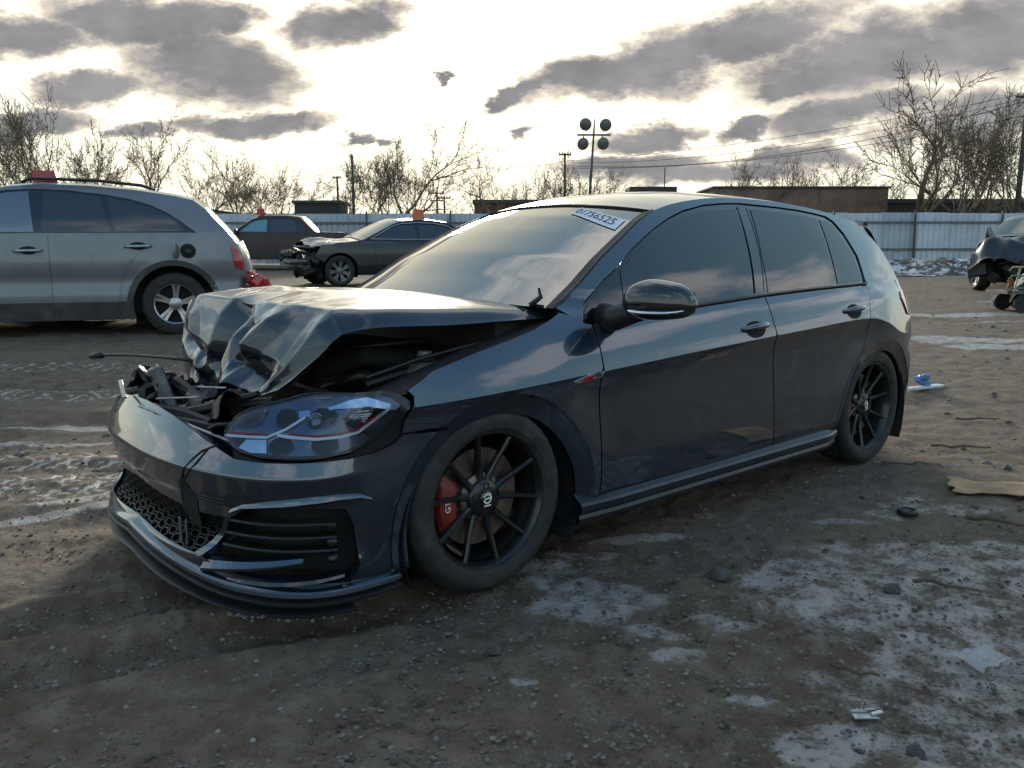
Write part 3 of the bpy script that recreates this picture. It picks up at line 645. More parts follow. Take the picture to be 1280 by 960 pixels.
def hood(U,V):
    rows=np.stack([_row(u,V) for u in _us],0); U=np.asarray(U); out=np.zeros(U.shape+(3,))
    h=np.diff(_us)
    # tangents: smooth on the flat part, broken at the fold
    sl=[(rows[i+1]-rows[i])/h[i] for i in range(len(h))]
    m=[sl[0]]+[(sl[i-1]+sl[i])/2 for i in range(1,len(h))]+[sl[-1]]
    for i in range(len(h)):
        k=(U>=_us[i])&(U<=_us[i+1]); t=((U-_us[i])/h[i])[...,None]; m0,m1=m[i],m[i+1]
        if abs(_us[i]-.62)<1e-6: m0=sl[i]*.7+m[i]*.3
        if abs(_us[i+1]-.62)<1e-6: m1=sl[i]*.7+m[i+1]*.3
        q=((1+2*t)*(1-t)**2)*rows[i]+t*(1-t)**2*h[i]*m0+t*t*(3-2*t)*rows[i+1]+t*t*(t-1)*h[i]*m1
        out=np.where(k[...,None],q,out)
    return out
CR=[ # creases: (u0,v0,u1,v1, width, depth)
 (.615,.02,.93,-.24,.050,-.050),(.64,.42,1.0,.14,.045,.030),(.78,-.90,.87,-.38,.040,-.048),(.84,.14,.90,.62,.045,-.060),(.68,.16,.86,.22,.035,-.030),(.63,.86,.99,.80,.05,.022),(.66,-.60,.98,-.50,.04,.018),
 (.35,.62,.60,.50,.03,.006),(.45,-.6,.60,-.1,.03,.006),(.92,-.70,1.0,-.30,.04,-.020)]
_lat=RNG.random((40,40))*2-1
def lat(u,v,f):
    a=(u*f)%38; b=(v*f)%38; i=a.astype(int); j=b.astype(int); s=a-i; t=b-j; s=s*s*(3-2*s); t=t*t*(3-2*t)
    return _lat[i,j]*(1-s)*(1-t)+_lat[i+1,j]*s*(1-t)+_lat[i,j+1]*(1-s)*t+_lat[i+1,j+1]*s*t
def hoodd(U,V):
    P=hood(U,V); e=2e-3; N=np.cross(hood(np.clip(U+e,0,1),V)-hood(np.clip(U-e,0,1),V),hood(U,np.clip(V+e,-1,1))-hood(U,np.clip(V-e,-1,1)))
    N/=np.linalg.norm(N,axis=-1)[...,None]+1e-9; N*=np.sign(N[...,2:3]+N[...,0:1]*.8+1e-9)
    D=np.zeros_like(U)
    for u0,v0,u1,v1,w,d in CR:
        k=.55; ax,ay=u1-u0,(v1-v0)*k; L=ax*ax+ay*ay; t=np.clip(((U-u0)*ax+(V-v0)*k*ay)/L,0,1)
        q=np.hypot(U-u0-t*ax,(V-v0)*k-t*ay); taper=np.clip(np.minimum(t,1-t)*5+.25,0,1)
        D+=d*np.maximum(0,1-q/(w*1.7))**1.05*taper
    crush=smooth(.58,.70,U); D+=crush*(.005*lat(U+3,V*.55+2,4)+.001*lat(U+1,V*.55+5,16))+(1-crush)*.0025*lat(U+2,V*.5+4,7)*smooth(.0,.2,U)
    return P+N*D[...,None]
HOODP=mat('scuffed_paint',(.012,.024,.040),.36,.7,1.,.06,var=.2,vscale=5,rvar=.08,dirt=(.10,.094,.085),dscale=6,dlim=(.55,.98),coatior=1.55)
hd=sheet('hood',lambda U,V:hoodd(U,V),130,150,HOODP,HB,u=(0,1),v=(-1,1),out=(0,0,1),thick=-.003,ang=60)
# underside stiffener web, seen through the gap
sheet('hood_inner_panel',lambda U,V:hoodd(U,V)*1.-np.array([.012,0,.028])+0*U[...,None],30,30,UNDER,hd,u=(.03,.93),v=(-.93,.93))
# ---- roof, windshield, hatch
ehw=lambda x,z: float(YB(np.array(x),np.array(z)))
RE=RAIL; rx=np.array([q[0] for q in RE]); rz=np.array([q[1] for q in RE]); ry=np.array([ehw(a,b) for a,b in RE])
def roof(U,V):
    x=-1.076-1.854*U; zz=pch(rx,rz)(x); yy=pch(rx,ry)(x); av=np.abs(V)
    bow=.10*(1-U)**2*(1-av**2.2)+-.11*U**3*(1-av**2.)
    cr=.052*(1-av**2.6)*(1-.15*U)
    return np.stack([x+bow,V*yy,zz+cr*np.minimum(1,.75+.5*U*4)],-1)
sheet('roof',roof,60,41,PAINT,HB,v=(-1,1),out=(0,0,1))
wy=np.array([ehw(a,b) for a,b in WSE])
def wsh(U,V):
    k=U*(len(WSE)-1); ex=np.interp(k,range(len(WSE)),[q[0] for q in WSE]); ez=np.interp(k,range(len(WSE)),[q[1] for q in WSE]); ey=np.interp(k,range(len(WSE)),wy)-.012
    c=1-np.abs(V)**2.2
    top=roof(np.zeros_like(U),V)
    return np.stack([ex+c*(.17*(1-U)+.10*U)-.004,V*ey,ez+c*(.028*(1-U)+.039*U)-.004],-1)
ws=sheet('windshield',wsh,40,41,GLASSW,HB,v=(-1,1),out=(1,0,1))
fr=MB(); 
for s in(1,-1):
    fr.tube([tuple(wsh(np.array(t),np.array(float(s)))+np.array([0,0,.002])) for t in np.linspace(0,1,16)],.009,6)
fr.tube([tuple(wsh(np.array(1.),np.array(v))+np.array([-.003,0,.003])) for v in np.linspace(-1,1,30)],.006,6)
fr.build('windshield_seal',PLASTIC,HB,True)
FRIT=mat('glass_border',(.008,.008,.009),.5)
for v0,v1 in((-1.,-.875),(.955,1.)): sheet('glass_border',lambda U,V,v0=v0,v1=v1:wsh(U,v0+(v1-v0)*V)+np.array([.001,0,.002]),30,6,FRIT,ws,out=(1,0,1))
# inspection number written on the glass
def wpt(u,v): return wsh(np.array(float(u)),np.array(float(v)))
P0=wpt(.92,.63); ax=wpt(.92,.70)-wpt(.92,.56); ay=wpt(.97,.63)-wpt(.87,.63)
Pc=P0+np.cross(ax,ay)/np.linalg.norm(np.cross(ax,ay))*.004
def stk(U,V): 
    Q=wsh((.835-.17*U)+.125*V,.47+.45*U); n=np.cross(ax,ay); n/=np.linalg.norm(n); return Q+n*.0035
sk=sheet('glass_label',stk,14,3,mat('label_paper',(.62,.66,.74),.55,var=.1,vscale=40),ws,out=(1,0,1))
tm=text_mesh('01756525',.060,.0005); V=np.array([v.co[:] for v in tm.vertices]); tw=V[:,0].max()-V[:,0].min(); n=np.cross(ax,ay); n/=np.linalg.norm(n)
Q=stk(.47+V[:,0]/tw*.86,.5+V[:,1]/.072)+n*(.001+V[:,2:3]); tm.vertices.foreach_set('co',Q.astype(np.float32).ravel()); tm.update()
link('label_number',tm,mat('ink',(.05,.06,.10),.6),ws)
# rear: tailgate, spoiler, glass, bumper, tail lamps
s0,s1=srx(-3.05),-srx(-3.05)
outR=lambda X:np.stack([X[:,0]+3.0,X[:,1],0*X[:,0]],-1)
def rect(a,b,c,d): return [(a,c),(b,c),(b,d),(a,d)]
rb=panel('rear_bumper',rect(s0,s1,.20,.66),BR,.05,PAINT,HB,.02,outR)
panel('bumper_valance',rect(s0+.25,s1-.25,.20,.32),lambda s,z:BR(s,z)+np.array([-.004,0,0]),.06,PLASTIC,rb,.004,outR)
tg_=panel('tailgate',rect(s0+.24,s1-.24,.665,.985),BR,.05,PAINT,HB,.02,outR)
REDL=mat('tail_lamp_red',(.35,.012,.02),.12,coat=1.); 
for sg in(1,-1):
    panel('tail_lamp',[(sg*(s1+.04),.80),(sg*(s1+.09),.89),(sg*(s1+.05),.925),(sg*(s1-.32),.89),(sg*(s1-.33),.80),(sg*(s1-.1),.775)],lambda s,z:BR(s,z)+outR(BR(s,z))/np.linalg.norm(outR(BR(s,z)),axis=-1)[:,None]*.006,.03,REDL,HB,.03,outR)
    panel('quarter_corner',[(sg*s1,.655),(sg*(s1-.235),.655),(sg*(s1-.235),.985),(sg*s1,.985)],BR,.03,PAINT,HB,.02,outR)
def hatch(U,V):
    k=U; e0=np.array(CREAR[0]); ex=np.interp(k*4,range(5),[q[0] for q in CREAR[:5]]); ez=np.interp(k*4,range(5),[q[1] for q in CREAR[:5]]); ey=pch([0,.5,1],[ehw(*CREAR[0])-.0,ehw(*CREAR[2]),ehw(*CREAR[4])])(k)
    c=1-np.abs(V)**2.4; return np.stack([ex-c*(.125*(1-U)+.17*U),V*ey,ez+c*.048*(1-U)],-1)
sheet('hatch',hatch,24,31,PAINT,HB,v=(-1,1),out=(-1,0,.3))
sheet('rear_window',lambda U,V:hatch(.12+.80*U,V*.86)+np.array([-.006,0,.004]),16,25,GLASST,HB,v=(-1,1),out=(-1,0,.3))
for s in(1,-1):
    # spoiler side blade in black
    sheet('spoiler_blade',lambda U,V,s=s:hatch(.08+.75*U,s*(.90+.09*V*(1-.6*U)))+np.array([-.010,s*.008,.004]),14,4,GLOSSB,HB,out=(-1,s,.3))
def spo(U,V):
    P=hatch(0*U,V); return P+np.stack([-.045*U,0*U,-.012*U+.008],-1)
sheet('roof_spoiler',spo,5,31,PAINT,HB,v=(-1,1),out=(0,0,1),thick=-.02)
# mirrors
def mirror(s):
    def sec(U,V):
        a=2*np.pi*V; t=U; # from inboard to outboard along y
        y=.905+.250*t; hh=pch([0,.12,.4,.75,.93,1],[.038,.068,.086,.072,.044,.006])(t); dd=pch([0,.15,.5,.8,1],[.045,.075,.085,.07,.02])(t)
        xc=-.600-.035*t-.02*t*t; zc=.958+.010*t-.012*t*t
        sx_=np.sign(np.cos(a))*np.abs(np.cos(a))**.75; sz_=np.sign(np.sin(a))*np.abs(np.sin(a))**.85
        up=np.where(sz_>0,hh*1.0,hh*.72)
        return np.stack([xc+dd*sx_*np.where(sx_<0,.62,1.),s*y,zc+up*sz_],-1)
    cap=sheet('side_mirror',sec,22,40,GLOSSB,HB,out=None)
    me=cap.data; bm=bmesh.new(); bm.from_mesh(me); bmesh.ops.remove_doubles(bm,verts=bm.verts,dist=1e-5); bmesh.ops.holes_fill(bm,edges=bm.edges,sides=60); bmesh.ops.recalc_face_normals(bm,faces=bm.faces); bm.to_mesh(me); bm.free()
    tr=MB(); tr.tube([tuple(sec(np.array(t),np.array(.935-.02*t))*np.array([1,1,1])+np.array([.004,0,0])) for t in np.linspace(.16,.93,12)],[.004,.006,.007,.007,.007,.007,.007,.007,.006,.006,.005,.003],6); tr.build('mirror_trim',CHROME,cap,True)
    ft=MB(); ft.tube([(-.57,s*.80,.895),(-.575,s*.86,.900),(-.595,s*.93,.925),(-.61,s*.99,.940)],[.058,.046,.040,.036],12); ft.build('mirror_foot',PLASTIC,cap,True)
    gl=sheet('mirror_glass',lambda U,V:sec(.12+.8*U,.34+.32*V)+np.array([-.006,0,0]),10,8,CHROME,cap,out=(-1,0,0))
mirror(1)
# wipers
wp=MB(); 
for y0,y1 in((.62,.02),(.05,-.55)):
    P=[tuple(wsh(np.array(.0+.01*t),np.array(y0/.70+(y1-y0)/.70*t))+np.array([.03,0,-.012])) for t in np.linspace(0,1,10)]; wp.tube(P,.007,6)
P=wsh(np.array(.06),np.array(.93)); wp.tube([tuple(P+np.array([.06,-.03,-.02])),tuple(P+np.array([.03,-.005,.012])),tuple(P+np.array([.035,-.01,.045]))],[.012,.010,.005],6)
wp.build('wiper',PLASTIC,HB,True)
# ---- inside: floor, dash, seats, wheel wells, engine bay
ub=MB(); ub.box((-1.35,0,.20),(3.5,1.5,.06)); ub.box((-2.95,0,.42),(.55,1.30,.40)); ub.build('floor_pan',UNDER,HB)
di=MB(); di.box((-.52,0,.87),(.42,1.30,.16),None,.06); di.box((-.30,0,.80),(.25,1.30,.20)); di.build('dashboard',INTER,HB)
for y,x in((.37,-1.35),(-.37,-1.35),(.35,-2.2),(-.35,-2.2)):
    se=MB(); se.box((x,y,.50),(.52,.50,.22),None,.06); se.box((x-.28,y,.80),(.16,.48,.62),Matrix.Rotation(-.22,3,'Y'),.06); se.box((x-.36,y,1.16),(.10,.26,.17),Matrix.Rotation(-.15,3,'Y'),.04); se.build('seat',INTER,HB)
stw=MB(); stw.tube([(-.86+.05*math.sin(q),.37+.185*math.cos(q),.92+.17*math.sin(q)) for q in np.linspace(0,2*math.pi,25)],.016,8); stw.box((-.84,.37,.92),(.05,.3,.05)); stw.build('steering_wheel',INTER,HB,True)
for s in(1,-1):
    for cx in(0,-2.63):
        w=MB(); n=30
        V=[]
        for i in range(n+1):
            a=math.radians(-25+230*i/n)
            for y in(.845,.50): V.append((cx-.03+.378*math.cos(a),s*y,.25+.378*math.sin(a)))
        w.add(V,[(2*i,2*i+1,2*i+3,2*i+2) for i in range(n)]); w.box((cx-.03,s*.50,.42),(.76,.01,.5)); w.build('wheel_arch_liner',UNDER,HB)
    ap=MB(); ap.add([(-.36,s*.66,.88),(.40,s*.68,.70),(.42,s*.62,.30),(-.36,s*.62,.30)],[(0,1,2,3)]); ap.add([(-.38,s*.79,.895),(.33,s*.84,.715),(.36,s*.66,.70),(-.36,s*.62,.89)],[(0,1,2,3)]); ap.build('inner_fender',UNDER,HB)
en=MB(); en.box((-.32,0,.62),(.06,1.24,.60)); en.box((.10,-.05,.55),(.46,.72,.40),None,.05); en.box((.10,.46,.56),(.26,.22,.22),None,.03); en.box((.16,-.45,.62),(.22,.2,.2),None,.04); en.tube([(.30,.25,.72),(.22,.40,.78),(.0,.45,.74)],.035,10); en.build('engine',UNDER,HB,ang=40)
cpn=MB(); cpn.box((.05,.10,.775),(.34,.50,.05),Matrix.Rotation(.12,3,'Z'),.02); cpn.tube([(-.1,.50,.78),(.1,.55,.74),(.28,.52,.70)],.018,8); cpn.tube([(.30,.56,.73),(.12,.60,.78),(-.15,.60,.82)],.008,8); cpn.build('engine_cover',PLASTIC,HB,ang=40)
STEELD=mat('dull_black_steel',(.05,.05,.052),.55,.4,var=.3)
rs=MB(); rs.box((.06,.55,.70),(.16,.13,.13),None,.03); rs.lathe([(0,.03),(.025,.03),(.03,.0)],14,'Z',(.06,.55,.77)); rs.build('coolant_bottle',mat('milky_plastic',(.11,.125,.115),.4,var=.2,vscale=20),HB,ang=40)
sm=MB(); sm.lathe([(0,.05),(.05,.05),(.06,.03),(.10,.02),(.13,.0),(.14,-.06)],24,'Z',(-.10,.57,.755)); sm.build('strut_mount',STEELD,HB,ang=40)
hs=MB(); hs.tube([(.32,.30,.66),(.26,.45,.72),(.10,.50,.70),(.02,.52,.68)],.020,10); hs.tube([(.34,.10,.70),(.20,.30,.80),(-.05,.42,.82)],.013,8); hs.tube([(.30,.52,.66),(.34,.40,.60),(.30,.20,.58)],.024,10); hs.build('hose',PLASTIC,HB,True)
rb_=MB(); rb_.box((.34,.0,.62),(.04,.95,.10),None,.01); rb_.build('radiator_tank',mat('radiator_black',(.02,.02,.021),.5),HB)
for k in range(9): fb_=MB(); fb_.box((.365,-.40+.1*k,.50),(.006,.05,.18)); fb_.build('radiator_fin',GREYM,bpy.data.objects['radiator_tank'])
# crushed front carrier and broken plastic between hood and bumper
fr2=MB(); fr2.tube([(.62,-.62,.52),(.70,-.3,.50),(.72,0,.50),(.70,.3,.50),(.62,.60,.52)],.05,8); fr2.box((.56,0,.36),(.10,1.15,.36)); fr2.build('bumper_beam',UNDER,HB)
st=MB()
M1=Matrix.Rotation(.25,3,'Y')@Matrix.Rotation(.15,3,'X')
st.box((.735,-.10,.635),(.035,.085,.21),M1,.006)
st.build('latch_post',mat('galvanised',(.16,.16,.165),.5,.6,var=.3,vscale=30),HB)
for k in range(6):
    hb=MB(); c=Vector((.735,-.10,.635))+M1@Vector((.0185,.018*(-1 if k%2 else 1),-.07+.028*k)); hb.box(c,(.003,.014,.016),M1,.001); hb.build('post_slot',UNDER,bpy.data.objects['latch_post'])
br=MB()
random.seed(3)
for P,Q,r in [((.78,-.45,.60),(.68,-.20,.68),.014),((.78,.05,.585),(.56,.42,.665),.018),((.74,.12,.60),(.60,.40,.69),.014),((.82,-.02,.615),(.70,.36,.585),.016),((.66,-.38,.66),(.62,-.12,.62),.02),((.74,-.50,.62),(.66,-.42,.70),.012),((.80,.18,.60),(.66,.50,.615),.012)]:
    br.tube([P,tuple((np.array(P)+np.array(Q))/2+np.array([0,0,random.uniform(-.02,.03)])),Q],[r,r*1.2,r*.8],6)
for k in range(16):
    c=(random.uniform(.58,.76),random.uniform(-.50,.42),random.uniform(.52,.64)); br.box(c,(random.uniform(.02,.08),random.uniform(.02,.10),random.uniform(.004,.012)),Matrix.Rotation(random.uniform(-.6,.6),3,'X')@Matrix.Rotation(random.uniform(-.7,.7),3,'Y')@Matrix.Rotation(random.uniform(0,3),3,'Z'),.004)
br.build('broken_plastic',mat('satin_black',(.006,.006,.007),.55,coat=.0,var=.3,vscale=20),HB)
SHD=mat('torn_black_sheet',(.007,.007,.008),.38,var=.3,vscale=30)
def scrap(c,w,d,eu,seed):
    def fn(U,V):
        q=lat(U*.4+seed*.37,V*.4+seed*.21,9)+.5*lat(U*.4+seed*.11,V*.4+.3,20); e=1+.35*lat(V*.5+seed*.3,U*0+.2,12)
        return np.stack([(U-.5)*w*e,(V-.5)*d*(1+.3*lat(U*.5+seed*.2,V*0+.6,10)),.045*q],-1)
    o=sheet('torn_plastic',fn,16,16,SHD,HB,thick=.003,ang=30); o.location=c; o.rotation_euler=eu
scrap((.66,-.36,.645),.22,.14,(.5,-.4,.3),1); scrap((.66,-.30,.60),.22,.26,(-.3,.4,1.),2); scrap((.68,.02,.60),.2,.3,(.2,.5,.2),3); scrap((.62,.22,.62),.18,.3,(.4,.3,-.3),4); scrap((.70,-.30,.585),.18,.18,(.1,.7,.6),5); scrap((.60,.10,.56),.25,.35,(0,.2,0),6)
cb=MB()
for k in range(7):
    y0=-.45+.13*k; cb.tube([(.50,y0,.50),(.62,y0+.05*math.sin(k*2.1),.60+.03*math.cos(k)),(.70,y0+.12,.56),(.60,y0+.2,.50)],.006+.002*(k%3),6)
cb.build('torn_wiring',PLASTIC,HB,True)
ss=MB()
for P,Q,w in [((.87,-.10,.640),(.80,-.42,.655),.016),((.865,.05,.632),(.74,.52,.575),.012),((.80,.02,.645),(.72,.20,.665),.014),((.70,.14,.69),(.66,.28,.70),.012)]:
    d=Vector(Q)-Vector(P); M=d.to_track_quat('X','Z').to_matrix(); ss.box((Vector(P)+Vector(Q))/2,(d.length,w,.006),M,.002)
ss.build('bumper_clip_strip',mat('dull_alloy',(.30,.30,.31),.4,.7,var=.3,vscale=40),HB)
rd=MB(); rd.tube([(.53,-.34,.715),(.60,-.55,.715),(.66,-.72,.712),(.71,-.86,.705),(.745,-.96,.695)],.006,6); rd.tube([(.735,-.935,.698),(.762,-1.0,.690)],.014,8); rd.build('hood_strut',PLASTIC,HB,True)
# painted ledge on top of the bumper
panel('bumper_shelf',[(-.60,.0),(-.3,.0),(0,0),(.3,0),(.545,0),(.545,1),(.3,1),(0,1),(-.3,1),(-.60,1)],lambda s,t:(lambda z:FB(s,z)-_fbn(s,z)*(.004+.075*t)[...,None]+np.array([0,0,.012])*t[...,None])(np.interp(np.abs(s),[0,.26,.44,.55,.62],[.640,.627,.596,.570,.556])),.04,PAINT,bum,.004,(0,0,1))
# ---- wheels
def build_wheel():
    n=176; R=.318
    prof=[(.235,.065),(.236,.10),(.248,.112),(.268,.1165),(.285,.115),(.300,.108),(.310,.098),(.3165,.084),(.318,.060),(.3185,.03),(.3185,0),(.3185,-.03),(.318,-.06),(.3165,-.084),(.308,-.100),(.285,-.114),(.25,-.11),(.235,-.09)]
    def wob(i,j,r,h):
        if 6<=i<=13:
            ph=(j+(i//2)*2)%4
            if ph==0 : r-=.0035
            if i in(9,11): r-=.005
        if i==6 and j%4<2: r-=.003
        return r,h
    ty=MB(); ty.lathe(prof,n,wob=wob)
    tyre=ty.mesh('tyre',ang=30)
    rim=MB()
    rim.lathe([(.238,.088),(.241,.095),(.238,.101),(.231,.100),(.226,.094),(.219,.080),(.212,.05),(.208,0),(.206,-.09),(.225,-.10),(.226,-.105),(.200,-.10),(.200,.04),(.207,.072)],72)
    rim.lathe([(0,.072),(.030,.073),(.055,.070),(.064,.062),(.066,.03),(.03,.02),(0,.02)],40)
    for k in range(10):
        a=math.radians(36*k+8); da=math.radians(4.5 if k%2 else -4.5)
        secs=[(.050,.066,.017,.030,0),(.075,.060,.0125,.030,.25),(.12,.066,.0095,.026,.6),(.17,.077,.0085,.022,.85),(.20,.084,.0085,.020,.97),(.228,.090,.011,.016,1)]
        V=[]
        for (r,y,w,t,q) in secs:
            aa=a-da+da*q*1.0; ct=np.array([math.cos(aa),0,math.sin(aa)]); tn=np.array([-math.sin(aa),0,math.cos(aa)])
            for ww,yy in((-w,y-t),(-w,y-.006),(-w*.45,y),(w*.45,y),(w,y-.006),(w,y-t)): V.append(ct*r+tn*ww+np.array([0,yy,0]))
        m=6; rim.add(V,[(i*m+j,i*m+j+1,(i+1)*m+j+1,(i+1)*m+j) for i in range(len(secs)-1) for j in range(m-1)]+[(i*m+m-1,i*m,(i+1)*m,(i+1)*m+m-1) for i in range(len(secs)-1)])
    wheel=rim.mesh('wheel',ang=35)
    lug=MB(); lug.lathe([(.0115,.0745),(.0115,.066),(.009,.060),(0,.060)],14); lugs=lug.mesh('lug_nut',ang=40)
    cap=MB(); cap.lathe([(0,.0795),(.024,.079),(.0275,.076),(.0275,.068)],28); cap=cap.mesh('hub_cap',ang=40)
    lg=MB()
    for a0,a1,ro,ri in((20,345,.0185,.0125),):
        pts=[math.radians(a0+(a1-a0)*i/22) for i in range(23)]
        V=[(ro*math.cos(q),.0802,ro*math.sin(q)+.003) for q in pts]+[(ri*math.cos(q),.0802,ri*math.sin(q)+.003) for q in pts]; lg.add(V,[(i,i+1,24+i,23+i) for i in range(22)])
    lg.add([(-.014,.0803,.002),(-.013,.0803,.008),(.013,.0803,.004),(.014,.0803,-.002)],[(0,1,2,3)]); lg.box((0,.0800,-.0215),(.028,.001,.005))
    lg=lg.mesh('cap_mark')
    ds=MB(); ds.lathe([(.085,.025),(.168,.025),(.170,.022),(.170,.004),(.168,.0),(.085,.0)],64,closed=True); ds.lathe([(.0,.052),(.07,.050),(.085,.042),(.086,.0)],40); ds=ds.mesh('brake_disc',ang=35)
    cl=MB(); nn=14; V=[]
    for i in range(nn+1):
        a=math.radians(-34+68*i/nn); e=1-.25*abs(2*i/nn-1)**3
        for r,y in((.108,.030),(.112,.050*e),(.14,.056*e),(.172,.050*e),(.186,.030),(.186,-.02),(.108,-.02)): V.append((r*math.cos(a),y,r*math.sin(a)))
    cl.add(V,[(i*7+j,i*7+(j+1)%7,(i+1)*7+(j+1)%7,(i+1)*7+j) for i in range(nn) for j in range(7)]+[tuple(range(7)),tuple(nn*7+j for j in range(6,-1,-1))])
    cl=cl.mesh('brake_caliper',ang=40)
    return dict(tyre=tyre,wheel=wheel,lugs=lugs,cap=cap,lg=lg,ds=ds,cl=cl)
WM=build_wheel()
def put_wheel(x,s,rot,cal=True,label=None):
    w=link('wheel',WM['wheel'],WHEELM,HB); w.location=(x,s*.742,.318); w.rotation_euler=(0,rot,0 if s>0 else math.pi)
    link('tyre',WM['tyre'],RUBBER,w);  link('hub_cap',WM['cap'],GLOSSB,w); link('cap_emblem',WM['lg'],WHITE,w)
    for k in range(5): a=math.radians(72*k+20); q=link('lug_nut',WM['lugs'],PLASTIC,w); q.location=(.046*math.cos(a),0,.046*math.sin(a))
    d=link('brake_disc',WM['ds'],DISC,w)
    if cal:
        c=link('brake_caliper',WM['cl'],CALIPER,w); c.rotation_euler=(0,-rot+(0 if s>0 else math.pi),0)
        if s>0:
            t=link('caliper_lettering',text_mesh('GTI',.030,.001),WHITE,w); R=Matrix.Rotation(-rot,4,'Y'); F=Matrix(((0,0,0,.146),(0,0,1,.0565),(-1,0,0,.0),(0,0,0,1)))
            F=Matrix(((0,1,0,.146),(0,0,1,.0570),(1,0,0,.0),(0,0,0,1))); t.matrix_local=R@F
    return w
put_wheel(0,1,.0); put_wheel(-2.63,1,.35); put_wheel(0,-1,.5); put_wheel(-2.63,-1,.9)
# ------------------------------------------------------------------ the yard: site axes (D metres across the yard, L metres to the right)
S0=np.array([1.634,2.878]); SF=np.array([math.cos(YAW),math.sin(YAW)]); SR=np.array([math.sin(YAW),-math.cos(YAW)])
TZ=pch([0,5,7,9.4,12.3,15.6,25,47,70,200,5000],[0,0,.07,.17,.28,.39,.58,.92,1.05,.9,.5])
def yard(D,L): p=S0+SF*D+SR*L; return float(p[0]),float(p[1])
def terr(x,y): return TZ(np.hypot(np.asarray(x)-S0[0],np.asarray(y)-S0[1]))
def yp(D,L,dz=0.): x,y=yard(D,L); return (x,y,float(terr(x,y))+dz)
YR=math.atan2(SR[1],SR[0])     # heading of the +L axis
# ---- numpy value noise
_perm=np.random.default_rng(11).permutation(4096)
def vnoise(x,y,seed=0):
    i=np.floor(x).astype(int); j=np.floor(y).astype(int); s=x-i; t=y-j; s=s*s*(3-2*s); t=t*t*(3-2*t)
    h=lambda a,b:_perm[(_perm[(a+seed*57)&4095]+b)&4095]/4095.
    return (h(i,j)*(1-s)+h(i+1,j)*s)*(1-t)+(h(i,j+1)*(1-s)+h(i+1,j+1)*s)*t
def fbm(x,y,f,o=4,seed=0,g=.5):
    a=1.;r=0;n=0
    for k in range(o): r=r+a*(vnoise(x*f,y*f,seed+k)-.5)*2; n+=a; a*=g; f*=2.03
    return r/n
# ice and packed-snow patches on the ground: (D, L, half-length, half-width, heading deg to SR, strength, kind)
ICE=[(2.47,.22,.19,.16,0,.82,0),(2.80,.13,.24,.12,10,.7,0),(2.62,.30,.22,.13,-20,.82,0),(2.17,.46,.12,.05,10,.68,0),(2.31,.44,.13,.05,-20,.72,0),(2.40,.58,.12,.05,10,.6,0),(2.02,.02,.05,.03,0,.8,0),(3.15,.52,.25,.07,10,.8,0),(2.95,.32,.2,.06,0,.7,0),
 (2.78,.98,.30,.12,12,.85,0),(2.5,1.2,.55,.28,-12,.72,0),(2.85,1.7,.7,.30,5,.68,0),(2.2,1.45,.6,.32,-8,.70,0),(1.78,.76,.15,.09,10,.85,0),(2.12,1.30,.10,.07,20,1.,0),(1.8,1.2,.5,.25,0,.68,0),(2.36,.70,.12,.04,20,.7,0),(3.35,1.45,.2,.05,5,.65,0),(3.5,1.9,.4,.10,5,.6,0),(2.05,.98,.28,.14,0,.6,0),(1.95,.62,.08,.03,0,.7,0),
 (8.9,4.9,.75,.28,-14,1.,0),(8.3,5.15,.7,.26,-20,1.,0),(8.7,5.7,.7,.16,-8,.9,0),(11.2,6.4,1.5,.22,0,1.,0),(10.3,6.2,.8,.10,0,.7,0),(13,7.4,.5,.1,0,.8,0),(6.35,3.25,.3,.05,35,.5,0),(20,9,.6,.3,0,.6,0),(5.2,3.1,.3,.04,20,.5,0),(4.4,2.5,.2,.03,10,.5,0),
 (5.17,-2.85,1.1,.075,3,1.,0),(3.47,-2.02,.50,.075,28,1.,0),(4.35,-2.6,.9,.20,10,.95,1),(3.92,-2.25,.62,.24,20,1.,1),(3.72,-2.05,.3,.09,25,.8,0),(6.1,-3.2,1.3,.26,6,.9,1),(7.25,-3.8,1.4,.26,4,.85,1),(5.6,-3.2,.9,.05,4,.6,1),(4.75,-2.7,.7,.06,6,.8,0),(9.3,-5.3,1.0,.16,0,.5,0)]
def ice_mask(x,y):
    D=(x-S0[0])*SF[0]+(y-S0[1])*SF[1]; L=(x-S0[0])*SR[0]+(y-S0[1])*SR[1]
    wx=D+.16*fbm(x,y,2.3,4,3); wy=L+.16*fbm(x,y,2.3,4,9); m=np.zeros_like(x)
    for d,l,a,b,h,s,k in ICE:
        c,q=math.cos(math.radians(h)),math.sin(math.radians(h)); wk=.35 if b<.06 or k else 1.
        dx=(L+(wy-L)*wk)-l; dy=(D+(wx-D)*wk)-d; u=dx*c+dy*q; v=-dx*q+dy*c
        e=1-np.sqrt((u/a)**2+(v/b)**2)
        val=np.clip(e*2.2+.45,0,1)*s
        if k: # tread-block prints: chunks of snow in rows
            bu,bv=u/.085+.6*np.floor(v/.06),v/.06; fu=np.abs(bu-np.floor(bu)-.5)*2; fv=np.abs(bv-np.floor(bv)-.5)*2
            rnd=vnoise(np.floor(bu)*3.7+.5,np.floor(bv)*5.1+.5,5); val=val*np.clip((1-np.maximum(fu,fv)-.22)*6,0,1)*(rnd>.30)
        m=np.maximum(m,np.where(e>-.6,val,0))
    far=np.clip((fbm(L*.5,D*2.2,.35,4,21)-.42)*5,0,1)*.7*smooth(8,12,D)
    return np.maximum(m,far)
